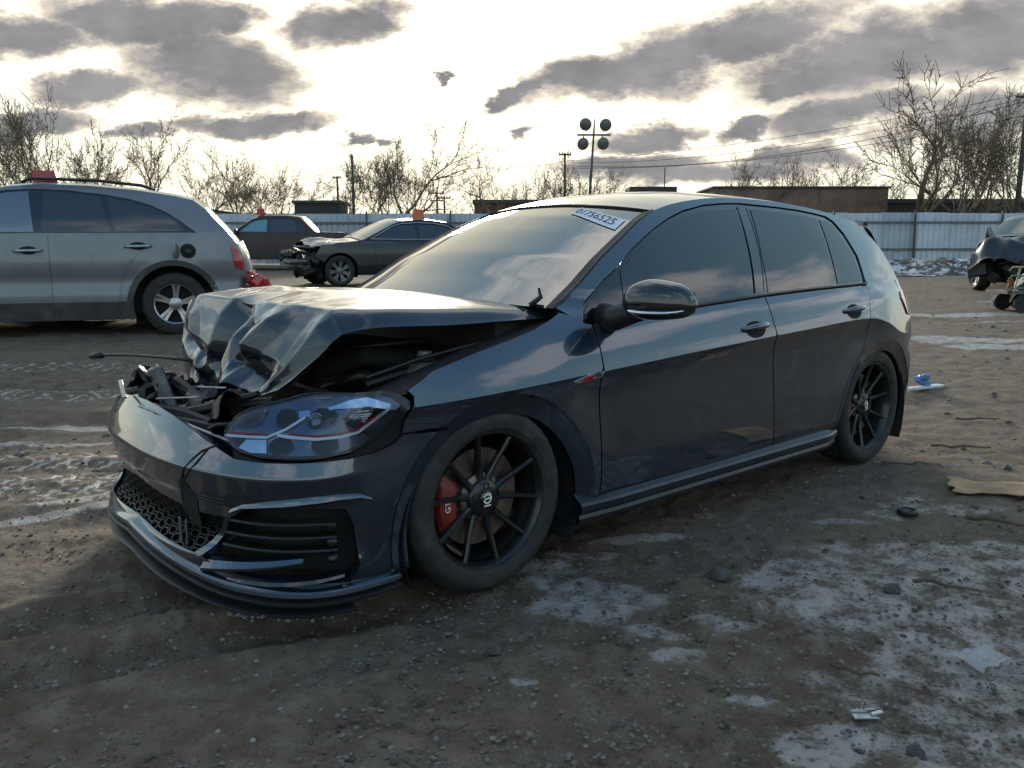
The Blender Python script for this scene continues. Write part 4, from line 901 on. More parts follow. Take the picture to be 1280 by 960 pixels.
def ground():
    ang=np.r_[np.linspace(-math.pi,-.78,30)[:-1],np.linspace(-.78,.78,560),np.linspace(.78,math.pi,30)[1:-1]]
    rad=np.r_[.25,.6,np.geomspace(.9,14,420),np.geomspace(14,60,60)[1:],np.geomspace(60,5000,24)[1:]]
    A,R=np.meshgrid(ang,rad,indexing='ij'); X=S0[0]+R*np.cos(YAW+A); Yy=S0[1]+R*np.sin(YAW+A)
    Z=terr(X,Yy); fade=np.clip(1.6-R/40,0,1)
    lump=.026*fbm(X,Yy,1.1,4,1)+.024*np.abs(fbm(X,Yy,4.,4,4))*1.0
    fine=(.0075*fbm(X,Yy,16,3,6)+.0035*fbm(X,Yy,48,2,8))*np.clip(1.4-R/9,0,1)
    ru=np.zeros_like(X); D=(X-S0[0])*SF[0]+(Yy-S0[1])*SF[1]; L=(X-S0[0])*SR[0]+(Yy-S0[1])*SR[1]
    for d0,sl,w,dp in((1.95,.42,.10,.045),(2.35,.40,.09,.035),(3.4,.06,.13,.02),(4.2,.05,.12,.02),(5.3,.03,.16,.03),(6.4,.02,.16,.03)):   # wheel ruts on the left
        c=d0+sl*(L+1.6)+.05*fbm(X,Yy,.8,2,31); q=(D-c)/w; k=smooth(.3,-.9,L); ru-=k*dp*np.exp(-q*q); ru+=k*dp*.5*np.exp(-(np.abs(q)-1.7)**2*3)
    flat=np.ones_like(X)
    for wx in(0,-2.63):
        for wy in(.76,-.76): flat*=1-np.exp(-((X-wx)**2+(Yy-wy)**2)/.06)
    ice=ice_mask(X,Yy)
    relief=(lump+fine*(1-.5*ice)+ru)*fade
    Z=Z+relief*(.15+.85*flat)-.006
    Z=Z+.006*np.clip(ice,0,1)*fade
    na,nr=A.shape; V=np.stack([X,Yy,Z],-1).reshape(-1,3); I=np.arange(na*nr).reshape(na,nr)
    F=np.concatenate([np.stack([I[:-1,:-1],I[:-1,1:],I[1:,1:],I[1:,:-1]],-1).reshape(-1,4),np.stack([I[-1,:-1],I[-1,1:],I[0,1:],I[0,:-1]],-1).reshape(-1,4)])
    me=bpy.data.meshes.new('ground'); nv=len(V); me.vertices.add(nv); me.vertices.foreach_set('co',V.astype(np.float32).ravel()); me.loops.add(len(F)*4); me.polygons.add(len(F))
    me.polygons.foreach_set('loop_start',np.arange(0,len(F)*4,4,dtype=np.int32)); me.loops.foreach_set('vertex_index',F[:,::-1].astype(np.int32).ravel()); me.update(calc_edges=True); me.validate()
    at=me.attributes.new('ice','FLOAT','POINT'); at.data.foreach_set('value',ice.astype(np.float32).ravel())
    me.polygons.foreach_set('use_smooth',[True]*len(me.polygons))
    if me.polygons[0].normal.z<0: me.flip_normals()
    m=bpy.data.materials.new('frozen_dirt'); m.use_nodes=True; g=NG(m.node_tree); p=m.node_tree.nodes['Principled BSDF']
    tc=g.node('ShaderNodeTexCoord').outputs['Object']; at=g.node('ShaderNodeAttribute',attribute_name='ice').outputs['Fac']
    n1=g.noise(tc,.55,5,.6); n2=g.noise(tc,9.,6,.65); n3=g.noise(tc,70.,4,.65)
    base=g.mix(g.sstep(n1,.35,.65),(.086,.059,.038),(.138,.101,.070)); base=g.mix(g.sstep(n2,.35,.72),base,(.175,.138,.103)); base=g.mix(g.sstep(n3,.52,.75),base,(.045,.035,.027))
    peb=g.voro(tc,38.); pc=g.node('ShaderNodeSeparateColor'); g.put(pc.inputs[0],peb.outputs['Color'])
    pm=g.math('MULTIPLY',g.sstep(peb.outputs['Distance'],.34,.22),g.sstep(pc.outputs[0],.80,.86)); base=g.mix(pm,base,g.mix(pc.outputs[1],(.10,.09,.08),(.30,.28,.26)))
    im=g.math('ADD',at,g.math('MULTIPLY',g.math('SUBTRACT',n2,.5),1.7)); im=g.math('ADD',im,g.math('MULTIPLY',g.math('SUBTRACT',n3,.5),1.15))
    icef=g.math('MULTIPLY',g.sstep(im,.46,.86),g.sstep(at,.02,.25)); icec=g.mix(g.sstep(n2,.3,.7),(.19,.170,.153),(.37,.338,.312))
    icec=g.mix(g.sstep(at,.45,.85),g.mix(.55,icec,base),icec)
    g.put(p.inputs['Base Color'],g.mix(icef,base,icec))
    rr=g.node('ShaderNodeMix'); g.put(rr.inputs[0],icef); rr.inputs[2].default_value=.88; rr.inputs[3].default_value=.45; g.put(p.inputs['Roughness'],rr.outputs[0]); p.inputs['Specular IOR Level'].default_value=.35
    hh=g.math('ADD',g.math('MULTIPLY',n3,.6),g.math('MULTIPLY',g.sstep(peb.outputs['Distance'],.5,.1),g.math('MULTIPLY',pm,.9))); hh=g.math('ADD',hh,g.math('MULTIPLY',g.noise(tc,190.,3,.6),.35))
    g.put(p.inputs['Normal'],g.bump(hh,.75,.012))
    o=link('ground',me,m); tag(o,kind='structure'); return o
ground()
def gz(x,y): return float(terr(x,y))
# ---- loose gravel and clods (uncountable)
def stone_mesh(n,seed,rmin,rmax,area,name,m,flatk=.6):
    r=np.random.default_rng(seed); V=[];F=[]
    ico=[(0,0,1),(.894,0,.447),(.276,.851,.447),(-.724,.526,.447),(-.724,-.526,.447),(.276,-.851,.447),(.724,.526,-.3),(-.276,.851,-.3),(-.894,0,-.3),(-.276,-.851,-.3),(.724,-.526,-.3)]
    fc=[(0,1,2),(0,2,3),(0,3,4),(0,4,5),(0,5,1),(1,6,2),(2,7,3),(3,8,4),(4,9,5),(5,10,1),(2,6,7),(3,7,8),(4,8,9),(5,9,10),(1,10,6)]
    ico=np.array(ico)
    for k in range(n):
        D,L=area(r); x,y=yard(D,L); 
        if -3.2<x<.7 and abs(y)<.70: continue
        s=rmin*(rmax/rmin)**(r.random()**2.2); q=ico*(1+.5*(r.random((11,1))-.5))*s*np.array([1,r.uniform(.6,1),r.uniform(.4,flatk+.2)]); a=r.uniform(0,6.28); c,sn=math.cos(a),math.sin(a)
        q=q@np.array([[c,sn,0],[-sn,c,0],[0,0,1]]); o=len(V); V+=[(float(p[0]+x),float(p[1]+y),float(p[2]+gz(x,y)+s*.05)) for p in q]; F+=[(i+o,j+o,l+o) for i,j,l in fc]
    b=MB(); b.v=V; b.f=F; me=mesh(name,V,F); o=link(name,me,m); return tag(o,kind='stuff')
STONE=mat('gravel_stone',(.14,.125,.11),.85,var=.55,vscale=14,bump=.3,bscale=90)
def a1(r):
    D=1.1+3.6*r.random()**1.6; return D,(r.random()*2-1)*(.75*D+.1)
def a2(r):
    D=4+10*r.random(); return D,(r.random()*2-1)*.72*D
stone_mesh(20000,1,.0018,.010,a1,'gravel',STONE); stone_mesh(1500,2,.006,.035,a2,'gravel',STONE)
CLOD=mat('mud_clod',(.075,.060,.046),.95,var=.4,vscale=20,bump=.5,bscale=60)
stone_mesh(2600,3,.003,.015,a1,'mud_clods',CLOD,.45)
# ---- fence: white corrugated sheets on rails and posts
FENCE=mat('fence_sheet',(.50,.56,.64),.5,.15,rnd=.22,var=.14,vscale=1.2,dirt=(.20,.18,.16),dscale=1.6,dlim=(.55,.85)); RAILM=mat('fence_rail',(.13,.14,.16),.6,.3,var=.2); POSTM=mat('fence_post',(.09,.095,.10),.6,.4,var=.3)
def fence(D,L0,L1,h,name,label,dslope=0.):
    root=thing(name,label,'fence',yp(D,(L0+L1)/2)); ang=YR; root.rotation_euler=(0,0,ang)
    pw=1.22; n=int((L1-L0)/pw); half=(L1-L0)/2
    prof=[]; per=.203
    for i in range(6):
        for a,b in((0,0),(.05,0),(.075,.028),(.125,.028),(.15,0)): prof.append((i*per+a,b))
    prof.append((pw-.004,0)); V=[];Fc=[]
    for a,b in prof: V+=[(a,b,.06),(a,b,h)]
    for a,b in prof: V+=[(a,b-.004,.06),(a,b-.004,h)]
    k=len(prof)
    for i in range(k-1): Fc+=[(2*i,2*i+2,2*i+3,2*i+1),(2*k+2*i,2*k+2*i+1,2*k+2*i+3,2*k+2*i+2)]
    pm=mesh('sheet_panel',V,Fc); pm.materials.append(FENCE)
    for i in range(n):
        o=link('sheet_panel',pm,None,root); o.location=(-half+i*pw,random.uniform(-.012,.012),random.uniform(-.02,.02)); o.rotation_euler=(random.uniform(-.006,.006),0,0)
    rm=MB(); 
    rails=MB(); rails.box((0,-.035,h*.82),(L1-L0,.05,.075)); rails.build('rail',RAILM,root); rails=MB(); rails.box((0,-.035,h*.30),(L1-L0,.05,.075)); rails.build('rail',RAILM,root)
    pmesh=MB(); pmesh.box((0,0,h/2+.02),(.06,.06,h+.12)); pmesh=pmesh.mesh('post'); pmesh.materials.append(POSTM)
    for i in range(int((L1-L0)/3.1)+1):
        o=link('post',pmesh,None,root); o.location=(-half+i*3.1+1.05,-.10,0); o.rotation_euler=(0,random.choice([-.03,0,.02,.05,0]),0)
    return root
fence(30.,1.2,27,1.85,'sheet_fence','white corrugated metal fence behind the hatchback on the right side')
fence(30.3,-25,1.0,1.85,'sheet_fence','white corrugated metal fence behind the pickup and sedan on the left side')
# ---- snow-dusted spoil heap at the foot of the fence
def heap(D,L,w,d,h,label,seed):
    nx,ny=70,24; r=np.random.default_rng(seed); U,V=np.meshgrid(np.linspace(-1,1,nx),np.linspace(-1,1,ny),indexing='ij')
    e=np.clip(1-np.abs(U)**3,0,1)*np.clip(1-V**2,0,1)**.8; Z=h*e*(.65+.6*fbm(U*w+seed,V*d,.9,4,seed))+.12*fbm(U*w,V*d,3.2,3,seed+4)*np.minimum(1,e*3)-.05
    P=np.stack([U*w,V*d,Z],-1).reshape(-1,3); Fc=[(i*ny+j,(i+1)*ny+j,(i+1)*ny+j+1,i*ny+j+1) for i in range(nx-1) for j in range(ny-1)]
    if 'heap_soil' not in MATS:
        m=bpy.data.materials.new('heap_soil'); m.use_nodes=True; g=NG(m.node_tree); p=m.node_tree.nodes['Principled BSDF']; tc=g.node('ShaderNodeTexCoord').outputs['Object']
        n=g.noise(tc,1.5,7,.7); n2=g.noise(tc,7.,5,.65); s=g.sstep(g.math('ADD',n,g.math('MULTIPLY',g.math('SUBTRACT',n2,.5),.7)),.50,.60)
        g.put(p.inputs['Base Color'],g.mix(s,g.mix(n2,(.03,.027,.024),(.12,.10,.085)),(.62,.64,.68))); p.inputs['Roughness'].default_value=.9; g.put(p.inputs['Normal'],g.bump(n2,.8,.1)); MATS['heap_soil']=m
    o=link('spoil_heap',mesh('spoil_heap',P,Fc,False),MATS['heap_soil']); o.location=yp(D,L); o.rotation_euler=(0,0,YR); return tag(o,label,'dirt heap')
heap(23.8,12.2,2.5,2.9,.62,'dirt heap with snow patches along the foot of the right fence',5)
heap(25,16.8,2.4,2.0,.5,'low snowy dirt heap behind the dark wreck at the right edge',8)
# ---- buildings beyond the fence
BRN=mat('brown_cladding',(.20,.13,.10),.85,var=.3,vscale=.6,dirt=(.05,.045,.04),dscale=.5); BRICK=mat('brick_far',(.15,.07,.05),.9,var=.3,vscale=1.5); ROOFM=mat('flat_roof',(.07,.068,.066),.8,var=.3); DGREY=mat('dark_grey_wall',(.045,.043,.043),.8,var=.3); TRIMW=mat('pale_trim',(.45,.44,.42),.6)
def building(name,label,D,L,w,d,h,m,bays=0,parapet=.25,doors=0):
    t=thing(name,label,'building',yp(D,L),YR); b=MB(); b.box((0,d/2,h/2-.3),(w,d,h+.6)); b.build('wall',m,t); r=MB(); r.box((0,d/2,h+parapet/2+.003),(w+.3,d+.3,parapet)); r.build('roof',ROOFM,t)
    for i in range(bays):
        x=-w/2+(i+.5)*w/bays; o=MB(); o.box((x,-.03,h*.62),(w/bays*.5,.1,h*.22)); wo=o.build('window',GLOSSB,t); f=MB(); f.box((x,-.05,h*.62-h*.125),(w/bays*.56,.16,.12)); f.build('sill',TRIMW,wo)
    for i in range(doors):
        x=-w/2+(i+.5)*w/doors; o=MB(); o.box((x,-.04,h*.3),(3,.1,h*.6)); o.build('door',DGREY,t)
    return t
building('warehouse','long low brown warehouse behind the right fence',60,20.9,12.6,5,4.75,BRN,0,.12,3)
building('shed','lower dark shed joined to the right end of the brown warehouse',60.5,34.5,15.2,10,3.7,DGREY,0,.3,2)
building('long_shed','long low brown shed behind the left fence',70,-14,26,8,3.1,BRN,9,.3)
building('brick_building','small red brick building showing over the windshield top',66,.2,6.4,6,4.0,BRICK,3,.3)
building('office_block','dark grey container office above the pickup bed',62,-14.6,3.4,3,3.8,DGREY,2,.2)
building('brick_house','low brick building at the far left behind the parked car',68,-36,22,8,3.4,BRICK,7,.3)
cn=thing('station_canopy','flat roofed canopy on posts showing above the car roof','canopy',yp(72,12.0),YR); b=MB(); b.box((0,0,5.4),(4.0,3,.55)); b.build('roof',DGREY,cn)
for x in(-1.6,1.6): b=MB(); b.box((x,0,2.5),(.25,.25,5.2)); b.build('post',POSTM,cn)
b=MB(); b.tube([(1.2,0,5.6),(1.2,0,7.4)],.05,6); b.build('mast',POSTM,cn)
# ---- bare trees
BARK=mat('bark',(.075,.060,.046),.9,var=.35,vscale=6,bump=.4,bscale=20,bdist=.02); TWIG=mat('twigs',(.20,.155,.105),.9,var=.3,vscale=3)
def tree_meshes(seed,h,spread=.5,lev=5,trunks=1,thick=1.,fan=.0):
    r=random.Random(seed); tk=MB(); cr=MB()
    def grow(p,d,ln,rad,l):
        n=4 if l<2 else 3; pts=[p]; rs=[rad]; q=p.copy(); dd=d.copy()
        for i in range(n):
            dd=(dd+Vector((r.gauss(0,.13),r.gauss(0,.13),r.gauss(.04,.07)))).normalized(); q=q+dd*ln/n; pts.append(q.copy()); rs.append(max(.013,rad*(1-.36*(i+1)/n)))
        (tk if l==0 else cr).tube(pts,rs,6 if l==0 else (5 if l==1 else 3),cap=False)
        if l>=lev: return
        k=r.choice([2,3,3]) if l else r.choice([3,4]); 
        for j in range(k):
            t=r.uniform(.45,1.) if j else 1.; base=pts[min(n,max(1,int(round(t*n))))]
            a=r.uniform(0,6.28); s=spread*r.uniform(.6,1.25)*(1 if l else 1.1); v=dd.orthogonal().normalized(); w=dd.cross(v); nd=(dd*math.cos(s)+(v*math.cos(a)+w*math.sin(a))*math.sin(s)+Vector((0,0,.12))).normalized()
            grow(base,nd,ln*r.uniform(.62,.86),rs[-1]*r.uniform(.62,.88),l+1)
        if l>=1:
            for j in range(3+2*(l>2)):
                base=pts[r.randint(1,n)]; a=r.uniform(0,6.28); v=dd.orthogonal().normalized(); w=dd.cross(v); nd=(dd*.6+(v*math.cos(a)+w*math.sin(a))*.8).normalized(); e=base+nd*ln*r.uniform(.25,.5); cr.tube([base,(base+e)/2+Vector((0,0,ln*.03)),e],[.014,.012,.008],3,cap=False)
    for k in range(trunks):
        a=r.uniform(0,6.28); d=Vector((math.cos(a)*.28*(trunks>1)+r.gauss(0,.04),math.sin(a)*.28*(trunks>1),1)).normalized(); grow(Vector((math.cos(a)*.25*(trunks>1),math.sin(a)*.25*(trunks>1),-.2)),d,h*.30,h*.018*thick/(trunks**.5),0)
    for b in(tk,cr):
        z=max(v[2] for v in cr.v)
    k=h/z; 
    for b in(tk,cr): b.v=[(x*k,y*k,q*k) for x,y,q in b.v]
    a=tk.mesh('trunk',True,fix=False); c=cr.mesh('crown',True,fix=False); a.materials.append(BARK); c.materials.append(TWIG); return a,c
TM=[tree_meshes(101,10,.50,5,1),tree_meshes(102,10,.42,5,2),tree_meshes(103,10,.58,5,1),tree_meshes(104,10,.36,5,3),tree_meshes(105,10,.62,5,1,1.15),tree_meshes(106,10,.48,5,2)]
def tree(px,top,D,var,label,rot=None,wid=1.,group='bare trees beyond the fence'):
    L=(px-640)/1013*D*.985; x,y,z=yp(D,L); h=((316-top)/1013*D*.985+1.13-z)*1.08
    t=thing('bare_tree',label,'tree',(x,y,z),(rot if rot is not None else px*.37),group); s=h/10; t.scale=(s*wid,s*wid,s)
    link('trunk',TM[var][0],None,t); link('crown',TM[var][1],None,t); return t
TL=[(18,200,62,1,'bare tree at the far left edge, low and hazy'),(60,138,64,3,'tall leggy bare tree rising behind the silver car roof marker'),(128,160,66,1,'bare tree with upright forks second behind the silver car roof'),(205,158,64,0,'broad bare tree above the rear of the silver car roof rail'),(243,190,70,2,'smaller bare tree between two broader trees behind the silver car'),(300,182,66,0,'round bare tree right of the silver car tailgate'),(352,214,72,5,'small bare bush tree above the pickup cab marker'),(398,232,78,2,'little distant bare tree left of the tall dark pole'),
 (455,196,58,3,'slim bare tree beside the tall dark pole above the sedan'),(500,164,56,4,'tall bare tree with spreading fork above the wrecked sedan'),(478,182,60,1,'thin bare tree between pole and the tall forked tree'),(520,205,62,5,'low bare tree right of the tall forked tree'),
 (625,198,60,4,'bare tree with fan of branches above the brick building'),(712,200,66,1,'bare tree behind the wooden pole and flood light mast'),(748,222,74,2,'tiny bare tree just right of the flood light mast'),
 (905,212,64,0,'low bare tree at the left end of the brown warehouse'),(950,194,64,2,'wide bare tree over the middle of the brown warehouse'),(995,204,66,5,'bare tree over the right half of the brown warehouse'),(1062,192,64,0,'bare tree at the right corner of the brown warehouse'),
 (1140,112,54,4,'largest bare tree with heavy leaning limbs right of the car roof'),(1172,150,56,3,'slim bare tree right beside the largest leaning tree'),(1192,126,54,0,'tall dark bare tree between the largest tree and utility pole'),(1228,122,56,1,'tall bare tree just left of the utility pole'),(1262,170,54,5,'dense dark bare tree behind the utility pole'),(1300,150,58,2,'bare tree cut by the right picture edge')]
for a in TL: tree(*a)
for px,top,D,var,lb in [(95,205,72,5,'low far bare tree between the two leftmost tall trees'),(165,190,74,2,'far bare tree above the middle of the silver car roof rail'),(268,208,76,1,'far thin bare tree left of the round tree by the tailgate'),(330,226,78,5,'low far bare tree just above the red pickup marker'),(427,236,76,0,'low far bare tree at the foot of the tall plain pole'),(655,232,80,1,'low far bare tree right of the fan shaped tree'),(690,215,72,5,'far bare tree at the left of the thin wooden pole'),(560,248,84,2,'tiniest far bare tree near the two distant poles'),(1105,215,70,1,'far bare tree left of the largest leaning tree'),(1215,190,64,2,'far bare tree filling the gap left of the utility pole'),(35,180,74,0,'far bare tree close to the left picture edge')]: tree(px,top,D,var,lb,None,1.2,'small far trees')
# ---- poles, flood light mast, wires
WOOD=mat('weathered_wood',(.07,.06,.052),.9,var=.35,vscale=8); STEEL=mat('dull_steel',(.10,.10,.105),.55,.5,var=.3)
def pole(px,top,D,label,arms=((.6,1.1),),r=.14,name='utility_pole'):
    L=(px-640)/1013*D*.985; x,y,z=yp(D,L); h=(316-top)/1013*D*.985+1.13-z; t=thing(name,label,'pole',(x,y,z),YR); b=MB(); b.tube([(0,0,-.3),(.02,0,h*.5),(0,0,h)],[r,r*.85,r*.7],10); b.build('shaft',WOOD,t,True)
    for dz,w in arms:
        a=MB(); a.box((0,-.1,h-dz),(w*2,.10,.12)); ao=a.build('crossarm',WOOD,t)
        for k in(-.9,-.45,.45,.9): i=MB(); i.lathe([(0,.16),(.04,.14),(.05,.06),(.03,0)],8,'Z',(k*w,-.1,h-dz+.06)); i.build('insulator',GREYM,ao,True)
    return t,h
pole(1267,118,50,'tall utility pole with crossarm at the right edge behind the fence',((.5,.75),),.17)
pole(705,194,66,'thin wooden pole left of the flood light mast',((.15,.5),),.12)
pole(443,196,54,'tall plain dark pole above the wrecked sedan',(),.11)
pole(547,240,80,'small distant pole with crossarms above the sedan roof marker',((.2,.7),(.9,.6)),.12)
pole(556,246,82,'smaller of two distant poles above the sedan roof marker',((.2,.6),),.12)
pole(424,222,76,'short distant pole left of the tall plain dark pole',((.15,.4),),.12)
fm=thing('flood_light_mast','leaning mast with four round flood lights above the car roof','light mast',yp(58,5.55),YR); Hm=8.95
b=MB(); b.tube([(-.35,0,-.3),(-.1,0,4.5),(.1,0,Hm-.6),(.14,0,Hm+.3)],[.13,.10,.07,.03],10); b.build('shaft',STEEL,fm,True)
b=MB(); b.box((.1,0,Hm-.75),(2.3,.10,.12)); b.build('crossbar',STEEL,fm)
for dx,dz in((-.62,-.12),(.80,-.16),(-.72,-1.42),(.66,-1.40)):
    b=MB(); b.lathe([(0,.0),(.32,.02),(.40,.08),(.42,.12),(.40,.14),(.25,.40),(.10,.48),(0,.48)],24); o=b.build('flood_light',mat('lamp_housing',(.16,.15,.14),.5,.4,var=.2),fm,True); o.location=(.1+dx,-.25,Hm+dz+.02); o.rotation_euler=(.25,0,random.uniform(-.3,.3))
    l=MB(); l.lathe([(0,-.03),(.25,-.02),(.37,.05)],20); link('lens',l.mesh('lens',True),mat('mast_lens',(.12,.12,.13),.2),o)
    c=MB(); c.tube([(0,.3,0),(-dx*.1,.3,-(dz+.75)*.8)],.04,6); c.build('bracket',STEEL,o)
CABLE=mat('cable',(.03,.03,.03),.7)
def wire(a,b_,sag,label,r=.016):
    A=np.array(a);Bq=np.array(b_); P=[tuple(A+(Bq-A)*t-np.array([0,0,sag*4*t*(1-t)])) for t in np.linspace(0,1,24)]; m=MB(); m.tube(P,r,5); tag(m.build('overhead_wire',CABLE,None,True),label,'wire',None)
def wp_(px,py,D): L=(px-640)/1013*D*.985; x,y=yard(D,L); return (x,y,(316-py)/1013*D*.985+1.13)
wire(wp_(1264,124,50),wp_(705,204,66),.55,'uppermost overhead wire sagging between utility pole and thin pole'); wire(wp_(1274,127,50),wp_(709,206,66),1.0,'second overhead wire sagging between utility pole and thin pole'); wire(wp_(1262,134,50),wp_(703,209,66),1.3,'third overhead wire sagging between utility pole and thin pole',.02); wire(wp_(1267,150,50),wp_(705,212,66),.9,'lowest overhead wire between utility pole and thin pole',.02)
wire(wp_(705,204,66),wp_(610,206,90),.4,'overhead wire running left from the thin wooden pole'); wire(wp_(443,206,54),wp_(330,224,80),.3,'upper overhead wire left of the tall plain pole'); wire(wp_(443,210,54),wp_(330,229,80),.3,'lower overhead wire left of the tall plain pole'); wire(wp_(1267,122,50),wp_(1400,108,46),.2,'overhead wire leaving the right picture edge at the pole')
# ------------------------------------------------------------------ other vehicles in the yard
ALLOY=mat('silver_alloy',(.42,.43,.45),.3,.85,.3,.1,var=.1)
def car_wheel(r,rr,w,rimm,spokes=5,pair=True):
    ty=MB(); ty.lathe([(rr,w*.3),(rr+.012,w*.46),((r+rr)/2,w*.52),(r-.018,w*.44),(r-.002,w*.36),(r,0),(r-.002,-w*.36),(r-.03,-w*.5),(rr,-w*.45)],48,wob=lambda i,j,q,h:(q-(.006 if 4<=i<=6 and j%2 else 0),h))
    ri=MB(); ri.lathe([(rr+.006,w*.40),(rr,w*.42),(rr-.012,w*.38),(rr-.02,w*.1),(rr-.02,-w*.4)],40); ri.lathe([(0,w*.34),(.05,w*.34),(.075,w*.28),(.08,w*.05)],24)
    for k in range(spokes):
        for da in((-.13,.13) if pair else (0,)):
            a=2*math.pi*k/spokes+.3+da; V=[]
            for q,y,ww in((.055,w*.30,.016),(rr*.6,w*.30,.015),(rr-.004,w*.38,.020)):
                ct=np.array([math.cos(a),0,math.sin(a)]); tn=np.array([-math.sin(a),0,math.cos(a)])
                for s_,yy in((-1,y-.035),(-1,y),(1,y),(1,y-.035)): V.append(ct*q+tn*ww*s_+np.array([0,yy,0]))
            ri.add(V,[(i*4+j,i*4+(j+1)%4,(i+1)*4+(j+1)%4,(i+1)*4+j) for i in range(2) for j in range(4)])
    dk=MB(); dk.lathe([(0,w*.02),(rr-.02,w*.02)],28)
    return ty.mesh('tyre',ang=40),ri.mesh('wheel',ang=35),dk.mesh('brake_shield'),rimm
def put_car_wheel(M,root,x,y,z,s,rot=0.):
    w=link('wheel',M[1],M[3],root); w.location=(x,y,z); w.rotation_euler=(0,rot,0 if s>0 else math.pi); link('tyre',M[0],RUBBER,w); link('brake_shield',M[2],UNDER,w); return w
def shell(root,YC,segs,sides,glass,paint,crown=.05):
    """deck segments across the car and panels on both flanks"""
    for nm,m,pts,cr,*rest in segs:
        pr=resample(pts,.05,False) if len(pts)>1 else pts; px=np.array([q[0] for q in pr]); pz=np.array([q[1] for q in pr]); hw=YC(px,pz); n=len(pr)
        dr=np.gradient(np.c_[px,pz],axis=0); dr/=np.hypot(*dr.T)[:,None]; nx,nz=-dr[:,1],dr[:,0]
        if nz.mean()<-.2 or (abs(nz.mean())<.2 and nx.mean()*px.mean()<0): nx,nz=-nx,-nz
        kv=rest[0] if rest else 1.; mod=rest[1] if len(rest)>1 else None
        def fn(U,V):
            k=U*(n-1); c=cr*(1-np.abs(V)**2.6); X=np.interp(k,range(n),px)+np.interp(k,range(n),nx)*c; Z=np.interp(k,range(n),pz)+np.interp(k,range(n),nz)*c; P=np.stack([X,V*kv*np.interp(k,range(n),hw),Z],-1)
            return mod(P,U,V) if mod else P
        sheet(nm,fn,max(n,3),33 if mod is None else 60,m,root,v=(-1,1),out=(nx.mean(),0,nz.mean()) if mod is None else None)
    for nm,m,polys,off,*rest in sides:
        for s in(1,-1): panel(nm,polys,lambda a,b,s=s:np.stack([a,s*(YC(a,b)+off),b],-1),.06,m,root,.015,(0,s,0))
# ---- silver sport utility vehicle
SILV=mat('silver_paint',(.185,.20,.222),.42,.45,.5,.12,var=.06,dirt=(.16,.15,.14),dscale=2.5,dlim=(.55,.95)); CLAD=mat('grey_cladding',(.035,.036,.038),.6,var=.25,vscale=8,dirt=(.12,.11,.10),dscale=4,dlim=(.5,.9))
SX,SY,SZ=yp(9.55,-5.0)
# rear axle sits 3.9 m left of the view axis
_ts=math.radians(20); _hs=-SR*math.cos(_ts)-SF*math.sin(_ts); _ra=np.array(yard(10.25,-4.20)); sx_,sy_=map(float,_ra+_hs*1.35); SUV=thing('silver_suv','silver sport utility car parked at left with open fuel flap','car',(sx_,sy_,.195),math.atan2(_hs[1],_hs[0]))
Wv=pch([2.25,2.1,1.9,1.4,0,-1.4,-1.8,-2.05,-2.2],[.55,.78,.87,.925,.94,.935,.90,.84,.66])
ZB=1.16
def YS(x,z):
    d=z-ZB; lo=-.2*np.maximum(0,z-.85)**1.3-.03*np.exp(-((z-.62)/.12)**2)-np.maximum(0,.5-z)*.12
    y=Wv(x)+np.where(d<0,lo,-.10*(ZB-.85)**1.3*2.-.46*d-.20*d*d)
    for cx in(1.35,-1.35): r=np.hypot(x-cx,z-.36); y=y+.012*(1-smooth(.42,.55,r))
    return y
top=[(1.62,.99),(1.5,1.06),(.62,1.58),(.3,1.665),(0,1.70),(-.5,1.695),(-1.0,1.655),(-1.4,1.60),(-1.60,1.555)]
rear=[(-1.60,1.555),(-1.72,1.46),(-1.92,1.24),(-2.06,1.06),(-2.12,.92)]
tail=[(-2.12,.92),(-2.16,.72),(-2.18,.60),(-2.16,.42),(-2.08,.33)]
dlo=[(1.25,1.13),(1.05,1.29),(.80,1.44),(.55,1.56),(.30,1.625),(0,1.645),(-.3,1.635),(-.68,1.595),(-.95,1.545),(-1.15,1.485),(-1.32,1.40),(-1.45,1.31),(-1.62,1.175),(-1.0,1.165),(0,1.155),(.7,1.14)]
outl=[(2.12,.33),(2.2,.5),(2.24,.70),(2.18,.88)]+[(1.9,.96)]+top+rear[1:]+tail[1:]+arc(-1.35,.36,.44,190,-10,24)+arc(1.35,.36,.44,190,-10,24)
gapm=-.11
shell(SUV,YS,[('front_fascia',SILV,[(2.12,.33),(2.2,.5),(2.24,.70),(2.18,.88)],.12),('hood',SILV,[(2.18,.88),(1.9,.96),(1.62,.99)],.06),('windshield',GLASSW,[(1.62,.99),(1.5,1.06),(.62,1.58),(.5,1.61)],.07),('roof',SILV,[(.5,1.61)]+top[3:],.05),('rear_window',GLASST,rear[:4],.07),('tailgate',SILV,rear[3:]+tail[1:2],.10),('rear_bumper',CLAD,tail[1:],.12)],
 [('body_side',SILV,[outl,dlo],0.),('window_surround',GLOSSB,dlo,-.012)],None,SILV)
dpan=[('front_door',[(gapm+.006,.40),(gapm+.006,1.135),(.7,1.12),(1.10,1.105),(1.06,.75),(.98,.40)]),('rear_door',[(gapm-.006,.40),(-.76,.40),(-.80,.60),(-.86,.78),(-.98,.92),(-1.10,1.02),(-1.12,1.145),(gapm-.006,1.138)])]
